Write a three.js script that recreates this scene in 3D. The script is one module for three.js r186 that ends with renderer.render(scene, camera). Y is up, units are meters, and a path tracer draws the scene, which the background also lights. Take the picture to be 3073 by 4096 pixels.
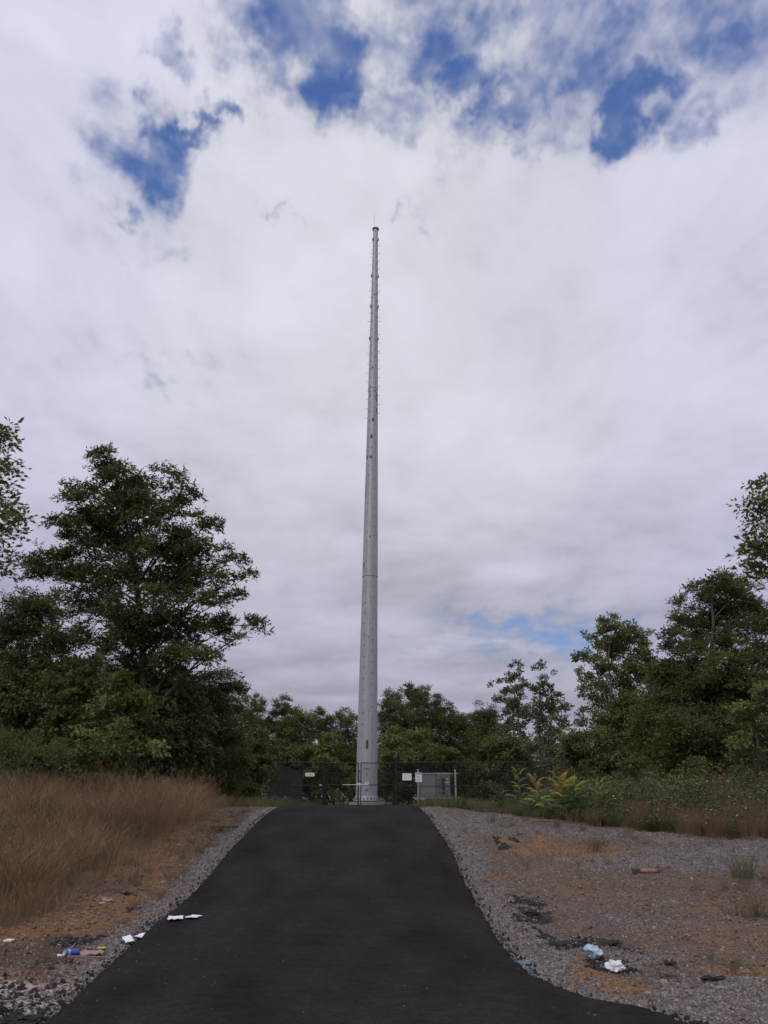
import * as THREE from 'three';
import { mergeGeometries } from 'three/addons/utils/BufferGeometryUtils.js';
import { RoundedBoxGeometry } from 'three/addons/geometries/RoundedBoxGeometry.js';
import { createNoise2D, createNoise3D } from 'simplex-noise';

// ------------------------------------------------------------------ camera, sky, sun, exposure
const scene = new THREE.Scene();
const camera = new THREE.PerspectiveCamera(67.2, 0.75, 0.1, 2500);
camera.position.set(0, 1.6, 0);
camera.rotation.x = 20.43 * Math.PI / 180;

const renderer = new THREE.WebGLRenderer({ antialias: true });
renderer.toneMapping = THREE.LinearToneMapping;
renderer.toneMappingExposure = 1.0;
renderer.shadowMap.enabled = true;

const sun = new THREE.DirectionalLight(new THREE.Color(1, 0.95, 0.88), 0.95);
sun.position.set(-40, 75, 45);
sun.target.position.set(0, 1, -20);
sun.castShadow = true;
sun.shadow.radius = 34;
sun.shadow.mapSize.set(4096, 4096);
Object.assign(sun.shadow.camera, { left: -80, right: 80, top: 90, bottom: -80, near: 1, far: 300 });
scene.add(sun, sun.target);

function rng(seed) {
  let s = seed | 0;
  return () => { s = (s + 0x6d2b79f5) | 0; let t = Math.imul(s ^ (s >>> 15), 1 | s); t = (t + Math.imul(t ^ (t >>> 7), 61 | t)) ^ t; return ((t ^ (t >>> 14)) >>> 0) / 4294967296; };
}
const n2 = createNoise2D(rng(11)), n2b = createNoise2D(rng(23)), n3 = createNoise3D(rng(37));
const clamp = (x, a = 0, b = 1) => Math.min(b, Math.max(a, x));
const lerp = (a, b, t) => a + (b - a) * t;
const sstep = (a, b, x) => { const t = clamp((x - a) / (b - a)); return t * t * (3 - 2 * t); };
function fbm(f, x, y, oct, gain = 0.5) { let s = 0, a = 1, t = 0; for (let i = 0; i < oct; i++) { s += a * f(x, y); t += a; a *= gain; x = x * 2.03 + 7.1; y = y * 2.03 - 3.7; } return s / t; }

// The sky: air and one broken cloud layer. Openings are listed as [azimuth, elevation, half width, half height (degrees), depth].
{
  const W = 4096, H = 2048, data = new Float32Array(W * H * 4), r = rng(5);
  const holes = [
    [-9.6, 53, 5.2, 3.2, 1.3], [-5.6, 51.2, 4.2, 2.4, 1.2], [-3, 49.6, 3.6, 1.6, 0.9], [3.3, 50.3, 4, 2.2, 0.6], [8.3, 49.4, 3.6, 1.6, 1.0], [12.2, 47.6, 3.4, 1.5, 0.95],
    [17.7, 52, 5, 2.6, 0.85], [19.5, 48.6, 3.0, 1.8, 0.95], [22, 45.4, 2.2, 1.6, 1.15], [25, 46.6, 2.6, 1.3, 0.9], [31, 49, 4, 2, 0.7], [6, 54, 5, 2, 0.8], [27, 44.6, 3, 1.4, 0.55],
    [0.5, 47.6, 5, 1.5, 0.55], [8, 46.6, 4, 1.4, 0.5], [35, 46, 4, 2.5, 0.5], [15.5, 45.8, 3.5, 1.2, 0.55], [-12, 56.5, 6, 3, 1], [4, 58, 9, 3.4, 0.9], [22, 56, 8, 4, 0.8],
    [-20.2, 43.4, 2.0, 2.1, 1.15], [-22.6, 42.8, 3.4, 2.1, 0.72], [-18.4, 45.4, 2.0, 0.7, 0.9], [-16, 46.8, 1.7, 0.8, 0.85], [-20.8, 49.3, 2.1, 1.2, 0.62], [-24.5, 45, 3, 1.8, 0.35], [-21.9, 38.9, 1.2, 0.7, 0.55],
    [-14.5, 49.5, 2.2, 1.4, 0.35], [-9.6, 41.3, 0.9, 0.5, 0.4], [2.8, 41.5, 1.2, 0.6, 0.45], [-18.2, 29.1, 1.8, 0.8, 0.45], [-19.5, 37, 1.6, 0.8, 0.3],
    [4, 51.2, 9, 2.4, 0.8], [20, 49.2, 9, 3, 0.74], [-7, 52, 4.5, 2, 0.85], [31, 47, 5, 2, 0.55], [10.5, 11.4, 5.5, 1.3, 0.6],
    [11.3, 11.2, 4.0, 1.0, 0.85], [7.3, 12.7, 1.6, 0.6, 0.7], [14.6, 10.2, 2.6, 0.8, 0.7], [18, 11.3, 3, 0.7, 0.5], [9.5, 9.6, 1.5, 0.7, 0.35], [27, 17.5, 3, 0.6, 0.25], [15, 23, 3, 0.6, 0.2],
  ];
  for (let k = 0; k < 46; k++) {   // the same broken cloud all the way round
    const az = 42 + 276 * ((k + r() * 0.8) / 46), el = 9 + 62 * Math.pow(r(), 0.8);
    for (let j = 0, m = 1 + Math.floor(r() * 3); j < m; j++) holes.push([az + (r() - 0.5) * 9, el + (r() - 0.5) * 4, 1.6 + 3.4 * r(), (0.7 + 2 * r()) * (0.35 + el / 55), 0.5 + 0.6 * r()]);
  }
  const cells = Array.from({ length: 72 }, () => []);
  for (const h of holes) for (let k = 0; k < 72; k++) { const d = Math.abs(((k * 5 + 2.5 - h[0] + 540) % 360) - 180); if (d < h[2] * 3 + 4 + 90 * Math.max(0, h[1] - 55) / 35) cells[k].push(h); }
  for (let row = 0; row < H; row++) {
    const el = ((row + 0.5) / H - 0.5) * 180, up = el * Math.PI / 180, y = Math.sin(up), c = Math.cos(up);
    for (let col = 0; col < W; col++) {
      const o = (row * W + col) * 4;
      data[o + 3] = 1;
      if (el < -0.5) { data[o] = 0.17; data[o + 1] = 0.165; data[o + 2] = 0.15; continue; }
      const round = ((col + 0.5) / W - 0.5) * 2 * Math.PI, x = Math.cos(round) * c, z = Math.sin(round) * c;
      const az = Math.atan2(x, -z) * 180 / Math.PI;                      // 0 ahead, + right
      const k = 1 / (Math.max(y, 0) + 0.16), u = x * k, v = z * k;
      const w1 = n2(u * 0.9 + 3, v * 0.9), w2 = n2b(u * 0.9, v * 0.9 + 9);
      const puff = fbm(n2, u * 2.3 + w1 * 0.35 + 40, v * 2.3 + w2 * 0.35, 6, 0.56);
      const broad = fbm(n2b, u * 0.75 + 5, v * 0.75 + 2, 3);
      const wisp = fbm(n2b, u * 6 + w2 * 0.6, v * 4.2 + w1 * 0.6 + 20, 4, 0.6);
      let open = 0;
      const ca = az + fbm(n2, az * 0.16, el * 0.16, 5, 0.6) * 3.2, ce = el + fbm(n2b, az * 0.16, el * 0.2, 5, 0.6) * 2.4;
      for (const h of cells[(Math.floor((az + 360) / 5)) % 72]) {
        let da = Math.abs(ca - h[0]) % 360; if (da > 180) da = 360 - da;
        da *= c / Math.max(0.2, Math.cos(h[1] * Math.PI / 180)) ; const de = ce - h[1], q = (da / h[2]) ** 2 + (de / h[3]) ** 2;
        if (q < 9) open = Math.max(open, h[4] * Math.exp(-q * 0.5)) ;
      }
      const tuftN = fbm(n2, u * 9 + w1 * 0.8 + 15, v * 9 + w2 * 0.8, 4, 0.55);
      const dense = 1.04 + puff * 0.36 + wisp * 0.2 + broad * 0.1 + tuftN * 0.44 * sstep(0, 0.5, open) - open * 1.36;
      const veil = 0.30 * sstep(-0.55, 0.75, wisp + tuftN * 0.6), cover = lerp(veil, 1, Math.pow(sstep(-0.42, 0.86, dense), 1.15));
      // lit cloud: brightest in the middle heights, greyer towards the horizon where the layer is seen edge on
      const low = sstep(30, 3, el), body = 0.665 + 0.06 * sstep(0.3, 1.1, dense) + broad * 0.05 + wisp * 0.035 + puff * 0.06;
      const streak = fbm(n2, u * 1.3 + 70, v * 1.9 + 11, 4, 0.55);
      let bright = body * (1 - 0.38 * low) * (1 - 0.05 * sstep(44, 20, el)) + streak * (0.04 + 0.07 * low);
      bright -= 0.10 * Math.exp(-(((az - 9) / 7) ** 2) - (((el - 33) / 4) ** 2)) * (0.6 + 0.8 * puff) + 0.05 * Math.exp(-(((az + 3.5) / 4) ** 2) - (((el - 20.5) / 1.4) ** 2));
      bright += 0.13 * Math.exp(-(((az - 9.6) / 3.2) ** 2) - (((el - 15.9) / 0.9) ** 2));
      const cool = 0.07 + 0.10 * low + 0.07 * sstep(6, 30, Math.abs(az));
      const t = sstep(2, 50, el), blue = [lerp(0.22, 0.07, t), lerp(0.35, 0.142, t), lerp(0.62, 0.375, t)];
      const cloud = [bright * (1 - cool * 0.55), bright * (1 - cool * 0.5), bright * (1 + cool * 0.9)];
      for (let i = 0; i < 3; i++) data[o + i] = lerp(blue[i], cloud[i], cover);
    }
  }
  const tex = new THREE.DataTexture(data, W, H, THREE.RGBAFormat, THREE.FloatType);
  tex.mapping = THREE.EquirectangularReflectionMapping; tex.magFilter = THREE.LinearFilter; tex.minFilter = THREE.LinearFilter; tex.wrapS = THREE.RepeatWrapping; tex.needsUpdate = true;
  scene.background = tex; scene.environment = tex;
}

// ------------------------------------------------------------------ helpers
const taken = new Map();
function numbered(name) { const n = taken.get(name) ?? 0; taken.set(name, n + 1); return n ? name + '_' + String(n).padStart(3, '0') : name; }
function lit(m) { m.castShadow = true; m.receiveShadow = true; return m; }
function part(name, geometry, material, parent, label) { const m = lit(new THREE.Mesh(geometry, material)); m.name = name; if (label) m.userData.label = label; parent.add(m); return m; }
function stuffPart(o) { o.userData.kind = 'stuff'; return o; }
function thing(name, label, category, [x, y, z], group) {
  const o = new THREE.Group(); o.name = numbered(name); o.position.set(x, y, z); o.userData = { label, category }; if (group) o.userData.group = group; scene.add(o); return o;
}
function single(name, label, category, geometry, material, [x, y, z], group) {
  const o = lit(new THREE.Mesh(geometry, material)); o.name = numbered(name); o.position.set(x, y, z); o.userData = { label, category }; if (group) o.userData.group = group; scene.add(o); return o;
}
function structure(name, geometry, material) { const o = lit(new THREE.Mesh(geometry, material)); o.name = name; o.userData = { kind: 'structure' }; scene.add(o); return o; }
const rgb = (r, g, b) => new THREE.Color().setRGB(r, g, b);
const std = (color, roughness = 0.9, more = {}) => new THREE.MeshStandardMaterial({ color, roughness, metalness: 0, ...more });
function tube(points, radii, sides = 6, cap = false) {
  const pos = [], idx = [], up = new THREE.Vector3(), a = new THREE.Vector3(), b = new THREE.Vector3(), d = new THREE.Vector3();
  points.forEach((p, i) => {
    d.subVectors(points[Math.min(i + 1, points.length - 1)], points[Math.max(i - 1, 0)]).normalize();
    up.set(0, 0, 1); if (Math.abs(d.z) > 0.9) up.set(1, 0, 0);
    a.crossVectors(d, up).normalize(); b.crossVectors(d, a).normalize();
    for (let k = 0; k < sides; k++) { const t = k / sides * Math.PI * 2, r = radii[i]; pos.push(p.x + (a.x * Math.cos(t) + b.x * Math.sin(t)) * r, p.y + (a.y * Math.cos(t) + b.y * Math.sin(t)) * r, p.z + (a.z * Math.cos(t) + b.z * Math.sin(t)) * r); }
  });
  for (let i = 0; i < points.length - 1; i++) for (let k = 0; k < sides; k++) { const p = i * sides + k, q = i * sides + (k + 1) % sides; idx.push(p, p + sides, q, q, p + sides, q + sides); }
  if (cap) for (const base of [0, (points.length - 1) * sides]) for (let k = 1; k < sides - 1; k++) idx.push(base, base + k, base + k + 1);
  const g = new THREE.BufferGeometry(); g.setAttribute('position', new THREE.Float32BufferAttribute(pos, 3)); g.setIndex(idx); g.computeVertexNormals(); return g;
}
const V = (x, y, z) => new THREE.Vector3(x, y, z);
const pipe = (p, q, r, sides = 8) => tube([p, q], [r, r], sides, true);
function box(w, h, d, x = 0, y = 0, z = 0, r = 0) { const g = r ? new RoundedBoxGeometry(w, h, d, 2, r) : new THREE.BoxGeometry(w, h, d); g.translate(x, y, z); return g; }
function join(list) { const clean = list.map((g) => { const c = g.index ? g.toNonIndexed() : g.clone(); for (const k of Object.keys(c.attributes)) if (k !== 'position' && k !== 'normal') c.deleteAttribute(k); if (!c.attributes.normal) c.computeVertexNormals(); return c; }); return mergeGeometries(clean); }
function noiseTexture(size, fn, srgb = false) {   // fn(u, v) -> [r, g, b] 0..1
  const d = new Uint8Array(size * size * 4);
  for (let j = 0; j < size; j++) for (let i = 0; i < size; i++) { const c = fn(i / size, j / size, i, j), o = (j * size + i) * 4; for (let k = 0; k < 3; k++) d[o + k] = clamp(c[k]) * 255; d[o + 3] = 255; }
  const t = new THREE.DataTexture(d, size, size); t.magFilter = THREE.LinearFilter; t.minFilter = THREE.LinearMipmapLinearFilter; t.generateMipmaps = true; t.wrapS = t.wrapT = THREE.RepeatWrapping; if (srgb) t.colorSpace = THREE.SRGBColorSpace; t.needsUpdate = true; return t;
}
const toSrgb = (c) => (c <= 0.0031308 ? 12.92 * c : 1.055 * Math.pow(c, 1 / 2.4) - 0.055);
const hash = (i, j) => { let h = Math.imul(i, 374761393) + Math.imul(j, 668265263) | 0; h = Math.imul(h ^ (h >>> 13), 1274126177); return ((h ^ (h >>> 16)) >>> 0) / 4294967296; };

// ------------------------------------------------------------------ ground, road
const PROFILE = [[-40, -0.3], [-5, -0.12], [0, -0.05], [5, 0], [9.7, 0], [10.7, 0.06], [11.3, 0.11], [12.3, 0.17], [13.1, 0.24], [13.9, 0.33], [15.3, 0.53], [16.1, 0.65], [17.2, 0.77], [18.4, 0.89], [19.5, 1.0], [20.7, 1.11], [22, 1.21], [23.6, 1.30], [24.9, 1.35], [26.2, 1.365], [28, 1.345], [32, 1.28], [42, 1.11], [50, 1.08], [60, 1.05], [90, 1.0], [3000, 1.0]];
function profile(D) {
  let i = 1; while (i < PROFILE.length - 1 && PROFILE[i][0] < D) i++;
  const p = PROFILE, at = (k) => p[clamp(k, 0, p.length - 1)], [x0, y0] = at(i - 1), [x1, y1] = at(i), m = (k) => { const a = at(k - 1), b = at(k + 1); return a === b ? 0 : (b[1] - a[1]) / (b[0] - a[0]); };
  const h = x1 - x0, t = clamp((D - x0) / h), t2 = t * t, t3 = t2 * t;
  return (2 * t3 - 3 * t2 + 1) * y0 + (t3 - 2 * t2 + t) * h * m(i - 1) + (-2 * t3 + 3 * t2) * y1 + (t3 - t2) * h * m(i);
}
function along(list, D) { let i = 1; while (i < list.length - 1 && list[i][0] < D) i++; const [a, b] = [list[i - 1], list[i]]; return lerp(a[1], b[1], clamp((D - a[0]) / (b[0] - a[0]))); }
const LEFT = [[-6, -9], [0, -3.2], [3, -2.62], [6.8, -2.58], [7.5, -2.66], [8.4, -2.78], [10.3, -2.96], [14, -2.95], [17, -3.02], [20.7, -3.11], [23.6, -3.2], [25, -3.22], [42, -3.3]];
const RIGHT = [[-6, 12], [0, 9], [4, 6.5], [5.4, 4.2], [6.2, 2.6], [6.83, 2.25], [7.0, 2.22], [7.25, 2.12], [7.36, 2.0], [7.58, 1.79], [7.97, 1.6], [8.51, 1.45], [9.6, 1.38], [12, 1.36], [14, 1.35], [16.1, 1.32], [18.4, 1.25], [20.7, 1.19], [23.6, 1.09], [25, 1.08], [42, 0.9]];
const roadL = (D) => along(LEFT, D) + n2(D * 1.7, 3) * 0.018 + n2(D * 6, 8) * 0.02 + n2(D * 15, 28) * 0.016;
const roadR = (D) => along(RIGHT, D) + n2(D * 1.5, 33) * 0.022 + n2(D * 5.5, 18) * 0.024 + n2(D * 14, 38) * 0.018;
const WEED_LINE = [[1.3, 25.4], [3.35, 21.6], [5, 19.6], [6.5, 18.2], [8, 17.4], [12, 16.2], [30, 12], [80, 4]];   // x -> D of the lip where weeds begin
const weedLine = (x) => along(WEED_LINE, x) + n2(x * 0.8, 51) * 0.25;
function groundY(x, z) {
  const D = -z;
  let y = profile(D);
  const e = D < 42 ? Math.max(along(LEFT, D) - x, x - along(RIGHT, D)) : 1, off = sstep(0.02, 0.5, e);   // e < 0 on the road
  const rough = (0.055 * fbm(n2, x * 0.55, z * 0.55, 3) + 0.022 * fbm(n2b, x * 2.2, z * 2.2, 3)) * off;
  if (D < 60) y += rough;
  if (x > 1.3 && D < 40) {
    const past = D - along(WEED_LINE, x);
    y -= 0.2 * sstep(0.1, 2.2, past) * sstep(1.4, 3.5, x);
    y += 0.12 * Math.exp(-(((x - 3.4) / 1.6) ** 2) - (((D - 17.4) / 0.9) ** 2));               // clay bank
    y += 0.10 * Math.exp(-(((x - 6.2) / 2.6) ** 2) - (((D - 15.4) / 1.3) ** 2));               // spread gravel heap
    y -= 0.05 * Math.exp(-(((x - 2.1) / 0.25) ** 2) - (((D - 10.6) / 1.6) ** 2));
    y += 0.10 * Math.exp(-(((x - 3.3) / 0.7) ** 2) - (((D - 7.2) / 0.7) ** 2));
  }
  if (x < -3 && D < 60) y += 0.03 * sstep(-4.6, -9, x) * 8 * sstep(5, 14, D);
  return y - 0.065 * (1 - sstep(-0.1, 0.1, e)) - 0.02 * (1 - off);
}
// what the ground is made of at a place; every number is a share 0..1
const BLOBS = {
  clay: [[3.1, 16.2, 0.75, 0.7, 1], [3.9, 15.9, 0.8, 0.45, 0.9], [2.5, 16.8, 0.4, 0.5, 0.7], [2.05, 8.5, 0.13, 0.55, 1], [2.16, 8.1, 0.2, 0.35, 1], [2.1, 9.1, 0.1, 0.4, 0.9], [3.66, 8.8, 0.5, 0.25, 0.9], [3.75, 9.7, 0.5, 0.35, 0.6], [4.6, 10.6, 1.2, 0.6, 0.6], [3.2, 13.4, 1.0, 0.8, 0.45], [2.2, 14.6, 0.5, 0.9, 0.4], [5.2, 12.2, 0.9, 0.5, 0.6],
    [-4.4, 17.2, 0.55, 1.4, 1], [-4.2, 15.2, 0.5, 1.2, 0.8], [-4.0, 12.4, 0.5, 0.7, 1], [-3.9, 11.3, 0.55, 0.6, 1], [-4.4, 10.6, 0.7, 0.4, 1], [-4.2, 20.4, 0.5, 1.6, 0.6], [-3.4, 8.6, 0.5, 0.5, 0.5], [-3.7, 13.6, 0.35, 0.6, 0.6]],
  dark: [[1.98, 11.7, 0.2, 0.33, 1.1], [2.06, 12.7, 0.14, 0.4, 0.9], [2.18, 12.2, 0.12, 0.6, 0.7], [2.05, 10.45, 0.16, 0.25, 1], [2.2, 10.2, 0.18, 0.22, 1], [1.9, 10.75, 0.12, 0.2, 0.8], [2.6, 10.25, 0.16, 0.22, 1], [2.75, 9.85, 0.14, 0.25, 0.9], [2.4, 10.6, 0.12, 0.22, 0.6], [2.36, 9.05, 0.2, 0.22, 1.1], [2.15, 9.5, 0.12, 0.3, 0.4], [2.95, 9.1, 0.12, 0.14, 1], [2.75, 8.6, 0.3, 0.2, 0.4], [2.3, 16.6, 0.12, 0.6, 0.9], [2.7, 17.1, 0.1, 0.5, 0.6],
    [-2.78, 6.95, 0.2, 0.1, 1.1], [-3.7, 10.3, 0.5, 0.4, 0.55], [-3.4, 12.2, 0.25, 0.5, 0.5], [5.8, 11.4, 0.5, 0.4, 0.7], [4.9, 9.4, 0.3, 0.5, 0.5], [-3.3, 9.0, 0.3, 0.3, 0.5]],
  gravel: [[5.6, 15.3, 2.0, 0.85, 1], [7.2, 15, 1.6, 0.9, 1], [3.1, 7.4, 0.75, 0.75, 1.2], [7.4, 17, 1.6, 0.6, 0.8], [3.4, 18.6, 1.6, 0.9, 0.8], [2.3, 20.5, 1.0, 1.6, 0.8], [5, 17.6, 1.5, 0.7, 0.7], [3.4, 11.2, 0.8, 0.7, 0.45], [2.7, 9.4, 0.5, 0.5, 0.6], [1.9, 9.9, 0.35, 1, 0.8], [-3.2, 8.1, 0.35, 0.5, 0.7]],
  sand: [[-3.12, 7.7, 0.5, 0.6, 1.3], [-3.1, 6.6, 0.7, 0.6, 1.3], [-3.55, 8.1, 0.25, 0.4, 0.9]],
};
const blob = (list, x, D) => { let s = 0; for (const [bx, bd, rx, rd, a] of list) { const q = ((x - bx) / rx) ** 2 + ((D - bd) / rd) ** 2; if (q < 6) s = Math.max(s, a * Math.exp(-q * 0.7)); } return s; };
function made(x, D) {
  const wx = x + n2(x * 1.3, D * 1.3) * 0.16 + n2b(x * 4.5, D * 4.5) * 0.06, wd = D + n2b(x * 1.1 + 9, D * 1.1) * 0.28 + n2(x * 4, D * 4 + 5) * 0.08;
  const patch = fbm(n2b, x * 1.6, D * 1.1, 4, 0.6), e = Math.max(along(LEFT, D) - x, x - along(RIGHT, D)), right = x > 0;
  const shoulder = right ? sstep(0.75, 0.25, e + patch * 0.3) : sstep(0.55, 0.22, e + patch * 0.22);
  const cut = (v, w = 0.16) => sstep(0.42 - w, 0.42 + w, v + patch * 0.3);
  let clay = cut(blob(BLOBS.clay, wx, wd) * 0.92, 0.42), dark = cut(blob(BLOBS.dark, wx, wd), 0.14), gravel = Math.max(shoulder, cut(blob(BLOBS.gravel, wx, wd), 0.25)), sand = cut(blob(BLOBS.sand, wx, wd), 0.12);
  gravel = clamp(gravel * (1 - 0.9 * clay * (1 - shoulder)) + (right ? 0.25 : 0.06));
  const wild = right ? sstep(-0.5, 0.4, D - weedLine(x)) : sstep(-4.5, -5.1, x + patch * 0.4);
  return { clay, dark, gravel, sand, wild, patch, shoulder, e, right };
}
{
  const S = 2048, X0 = -9, XW = 21, D0 = 4, DW = 24, d = new Uint8Array(S * S * 4);
  const C = { dirt: [0.13, 0.094, 0.07], dirtL: [0.10, 0.068, 0.047], clay: [0.235, 0.122, 0.056], dark: [0.036, 0.031, 0.03], gravel: [0.168, 0.146, 0.138], sand: [0.36, 0.30, 0.26], soil: [0.10, 0.075, 0.045] };
  for (let j = 0; j < S; j++) for (let i = 0; i < S; i++) {
    const x = X0 + XW * (i + 0.5) / S, D = D0 + DW * (j + 0.5) / S, m = made(x, D), g1 = hash(i, j), g2 = hash(i >> 1, (j >> 1) + 9999), g3 = n2(x * 22, D * 16), g4 = n2b(x * 9, D * 7);
    const edge = Math.min(sstep(X0, X0 + 1.2, x), sstep(X0 + XW, X0 + XW - 1.2, x), sstep(D0 + DW, D0 + DW - 1.5, D));
    let c = (m.right ? C.dirt : C.dirtL).slice();
    const to = (k, t) => { for (let q = 0; q < 3; q++) c[q] = lerp(c[q], C[k][q], t); };
    to('gravel', m.gravel * sstep(-0.5, 0.5, g3 + m.gravel * 0.9 - 0.25));
    to('clay', m.clay * 0.8 * sstep(-1.2, 0.5, g3 * 0.7 + g4 * 0.4 + m.clay * 0.7));
    to('sand', m.sand * sstep(-0.62, -0.3, g3 * 0.8 + g4 * 0.5));
    to('dark', m.dark * sstep(-0.7, 0, g3 + m.dark * 0.5));
    to('soil', Math.max(m.wild * 0.85, 1 - edge));
    const grain = m.gravel * 0.9 + 0.35, v = (1 + 0.16 * g4 + 0.2 * g3 * (0.5 + grain * 0.5) + (g1 - 0.5) * 0.55 * grain + (g2 - 0.5) * 0.5 * grain) * (1 + 0.12 * m.patch);
    const tint = (g2 - 0.5) * 0.12 * m.gravel, o = (j * S + i) * 4;
    d[o] = clamp(toSrgb(Math.max(0, c[0] * v * (1 + tint)))) * 255; d[o + 1] = clamp(toSrgb(Math.max(0, c[1] * v))) * 255; d[o + 2] = clamp(toSrgb(Math.max(0, c[2] * v * (1 - tint * 0.6)))) * 255; d[o + 3] = 255;
  }
  const map = new THREE.DataTexture(d, S, S); map.magFilter = THREE.LinearFilter; map.minFilter = THREE.LinearMipmapLinearFilter; map.generateMipmaps = true; map.colorSpace = THREE.SRGBColorSpace; map.needsUpdate = true;
  const bump = noiseTexture(512, (u, v, i, j) => { const a = hash(i >> 2, j >> 2) * 0.4 + hash(i >> 1, j >> 1) * 0.3 + hash(i, j) * 0.1, t = 6.2832; const n = n3(Math.cos(u * t) * 2, Math.sin(u * t) * 2, Math.cos(v * t) * 2 + Math.sin(v * t)) * 0.15; return [a + n + 0.1, a + n + 0.1, a + n + 0.1]; });
  bump.repeat.set(XW / 1.6, DW / 1.6);
  const xs = [], zs = [];
  for (let x = -900; x < -10; x += Math.max(0.4, (-x - 10) * 0.22)) xs.push(x);
  for (let x = -10; x < -6; x += 0.2) xs.push(x);
  for (let x = -6; x < 5; x += 0.085) xs.push(x);
  for (let x = 5; x < 11; x += 0.16) xs.push(x);
  for (let x = 11; x < 900; x += Math.max(0.4, (x - 10) * 0.22)) xs.push(x);
  xs.push(900);
  for (let D = -30; D < 4; D += 1.5) zs.push(D);
  for (let D = 4; D < 14; D += 0.085) zs.push(D);
  for (let D = 14; D < 27; D += 0.16) zs.push(D);
  for (let D = 27; D < 70; D += 1) zs.push(D);
  for (let D = 70; D < 1800; D += Math.max(2, (D - 60) * 0.2)) zs.push(D);
  zs.push(1800);
  const nx = xs.length, nz = zs.length, pos = new Float32Array(nx * nz * 3), uv = new Float32Array(nx * nz * 2), idx = [];
  for (let j = 0; j < nz; j++) for (let i = 0; i < nx; i++) { const k = j * nx + i, x = xs[i], D = zs[j]; pos.set([x, groundY(x, -D), -D], k * 3); uv.set([(x - X0) / XW, (D - D0) / DW], k * 2); if (i && j) idx.push(k - nx - 1, k - nx, k - 1, k - 1, k - nx, k); }
  const g = new THREE.BufferGeometry(); g.setAttribute('position', new THREE.BufferAttribute(pos, 3)); g.setAttribute('uv', new THREE.BufferAttribute(uv, 2)); g.setIndex(idx); g.computeVertexNormals();
  structure('ground', g, new THREE.MeshPhysicalMaterial({ map, roughness: 1, specularIntensity: 0.25, bumpMap: bump, bumpScale: 0.012 }));
}
{ // asphalt driveway: rolled surface with a crumbled, sloping edge
  const pos = [], uv = [], col = [], idx = [], cols = [0, 0.012, 0.03, 0.05, 0.075, 0.1, 0.14, 0.2, 0.27, 0.34, 0.42, 0.5, 0.58, 0.66, 0.73, 0.8, 0.86, 0.9, 0.925, 0.95, 0.97, 0.988, 1], rows = [];
  for (let D = -6; D < 4; D += 0.4) rows.push(D);
  for (let D = 4; D < 12; D += 0.07) rows.push(D);
  for (let D = 12; D < 27; D += 0.11) rows.push(D);
  for (let D = 27; D <= 42.01; D += 0.5) rows.push(D);
  rows.forEach((D, j) => {
    const L = roadL(D), Rr = roadR(D);
    cols.forEach((t, i) => {
      const x = lerp(L, Rr, t), e = Math.min(t, 1 - t) * (Rr - L);
      let y = profile(D) - 0.11 + 0.135 * sstep(0, 0.05, e) + 0.03 * sstep(0.03, 0.34, e);
      y += 0.012 * n2(x * 0.9, D * 0.5) + 0.004 * n2b(x * 4, D * 3) - (t < 0.5 ? 0.014 * Math.exp(-(((e - 0.36) / 0.05) ** 2)) : 0);
      pos.push(x, y, -D); uv.push(x / 1.7, D / 1.7);
      const v = 1 + 0.3 * fbm(n2, x * 0.35, D * 0.22, 3) + 0.42 * n2b(x * 1.1 + 4, D * 0.3) + 0.14 * n2(x * 9 + 3, D * 0.5) + 0.12 * fbm(n2, x * 4, D * 2.4, 3); col.push(v, v * 0.995, v);
      if (i && j) { const k = j * cols.length + i, n = cols.length; idx.push(k - n - 1, k - n, k - 1, k - 1, k - n, k); }
    });
  });
  const g = new THREE.BufferGeometry(); g.setAttribute('position', new THREE.Float32BufferAttribute(pos, 3)); g.setAttribute('uv', new THREE.Float32BufferAttribute(uv, 2)); g.setAttribute('color', new THREE.Float32BufferAttribute(col, 3)); g.setIndex(idx); g.computeVertexNormals();
  const S = 1024, fine = (i, j, s) => hash((i >> s) % (S >> s), ((j >> s) % (S >> s)) + 777 * s);
  const map = noiseTexture(S, (u, v, i, j) => { const a = fine(i, j, 0), b = fine(i, j, 1), c = fine(i, j, 2), pale = a > 0.985 ? 0.04 : b > 0.988 ? 0.03 : 0, d4 = fine(i, j, 4), d5 = fine(i + 5, j + 9, 5), wide = n3(Math.cos(u * 6.2832) * 1.6, Math.sin(u * 6.2832) * 1.6 + Math.cos(v * 6.2832) * 1.6, Math.sin(v * 6.2832) * 1.6), k = (0.009 + 0.022 * (a * 0.35 + b * 0.35 + c * 0.3)) * (0.72 + 0.34 * d4 + 0.2 * d5 + 0.16 * wide) + pale; return [toSrgb(k * 1.1), toSrgb(k * 0.92), toSrgb(k * 0.93)]; }, true);
  const bump = noiseTexture(512, (u, v, i, j) => { const k = hash(i >> 1, j >> 1) * 0.6 + hash(i, j) * 0.4; return [k, k, k]; });
  bump.repeat.set(1.2, 1.2);
  structure('access_road', g, new THREE.MeshPhysicalMaterial({ map, roughness: 0.95, specularIntensity: 0.25, bumpMap: bump, bumpScale: 0.01, vertexColors: true }));
}
const onGround = (x, z) => groundY(x, z), roadY = (x, D) => { const e = Math.min(x - along(LEFT, D), along(RIGHT, D) - x); return profile(D) - 0.11 + 0.135 * sstep(0, 0.05, e) + 0.03 * sstep(0.03, 0.34, e) + 0.012 * n2(x * 0.9, D * 0.5) + 0.004 * n2b(x * 4, D * 3); };
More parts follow.
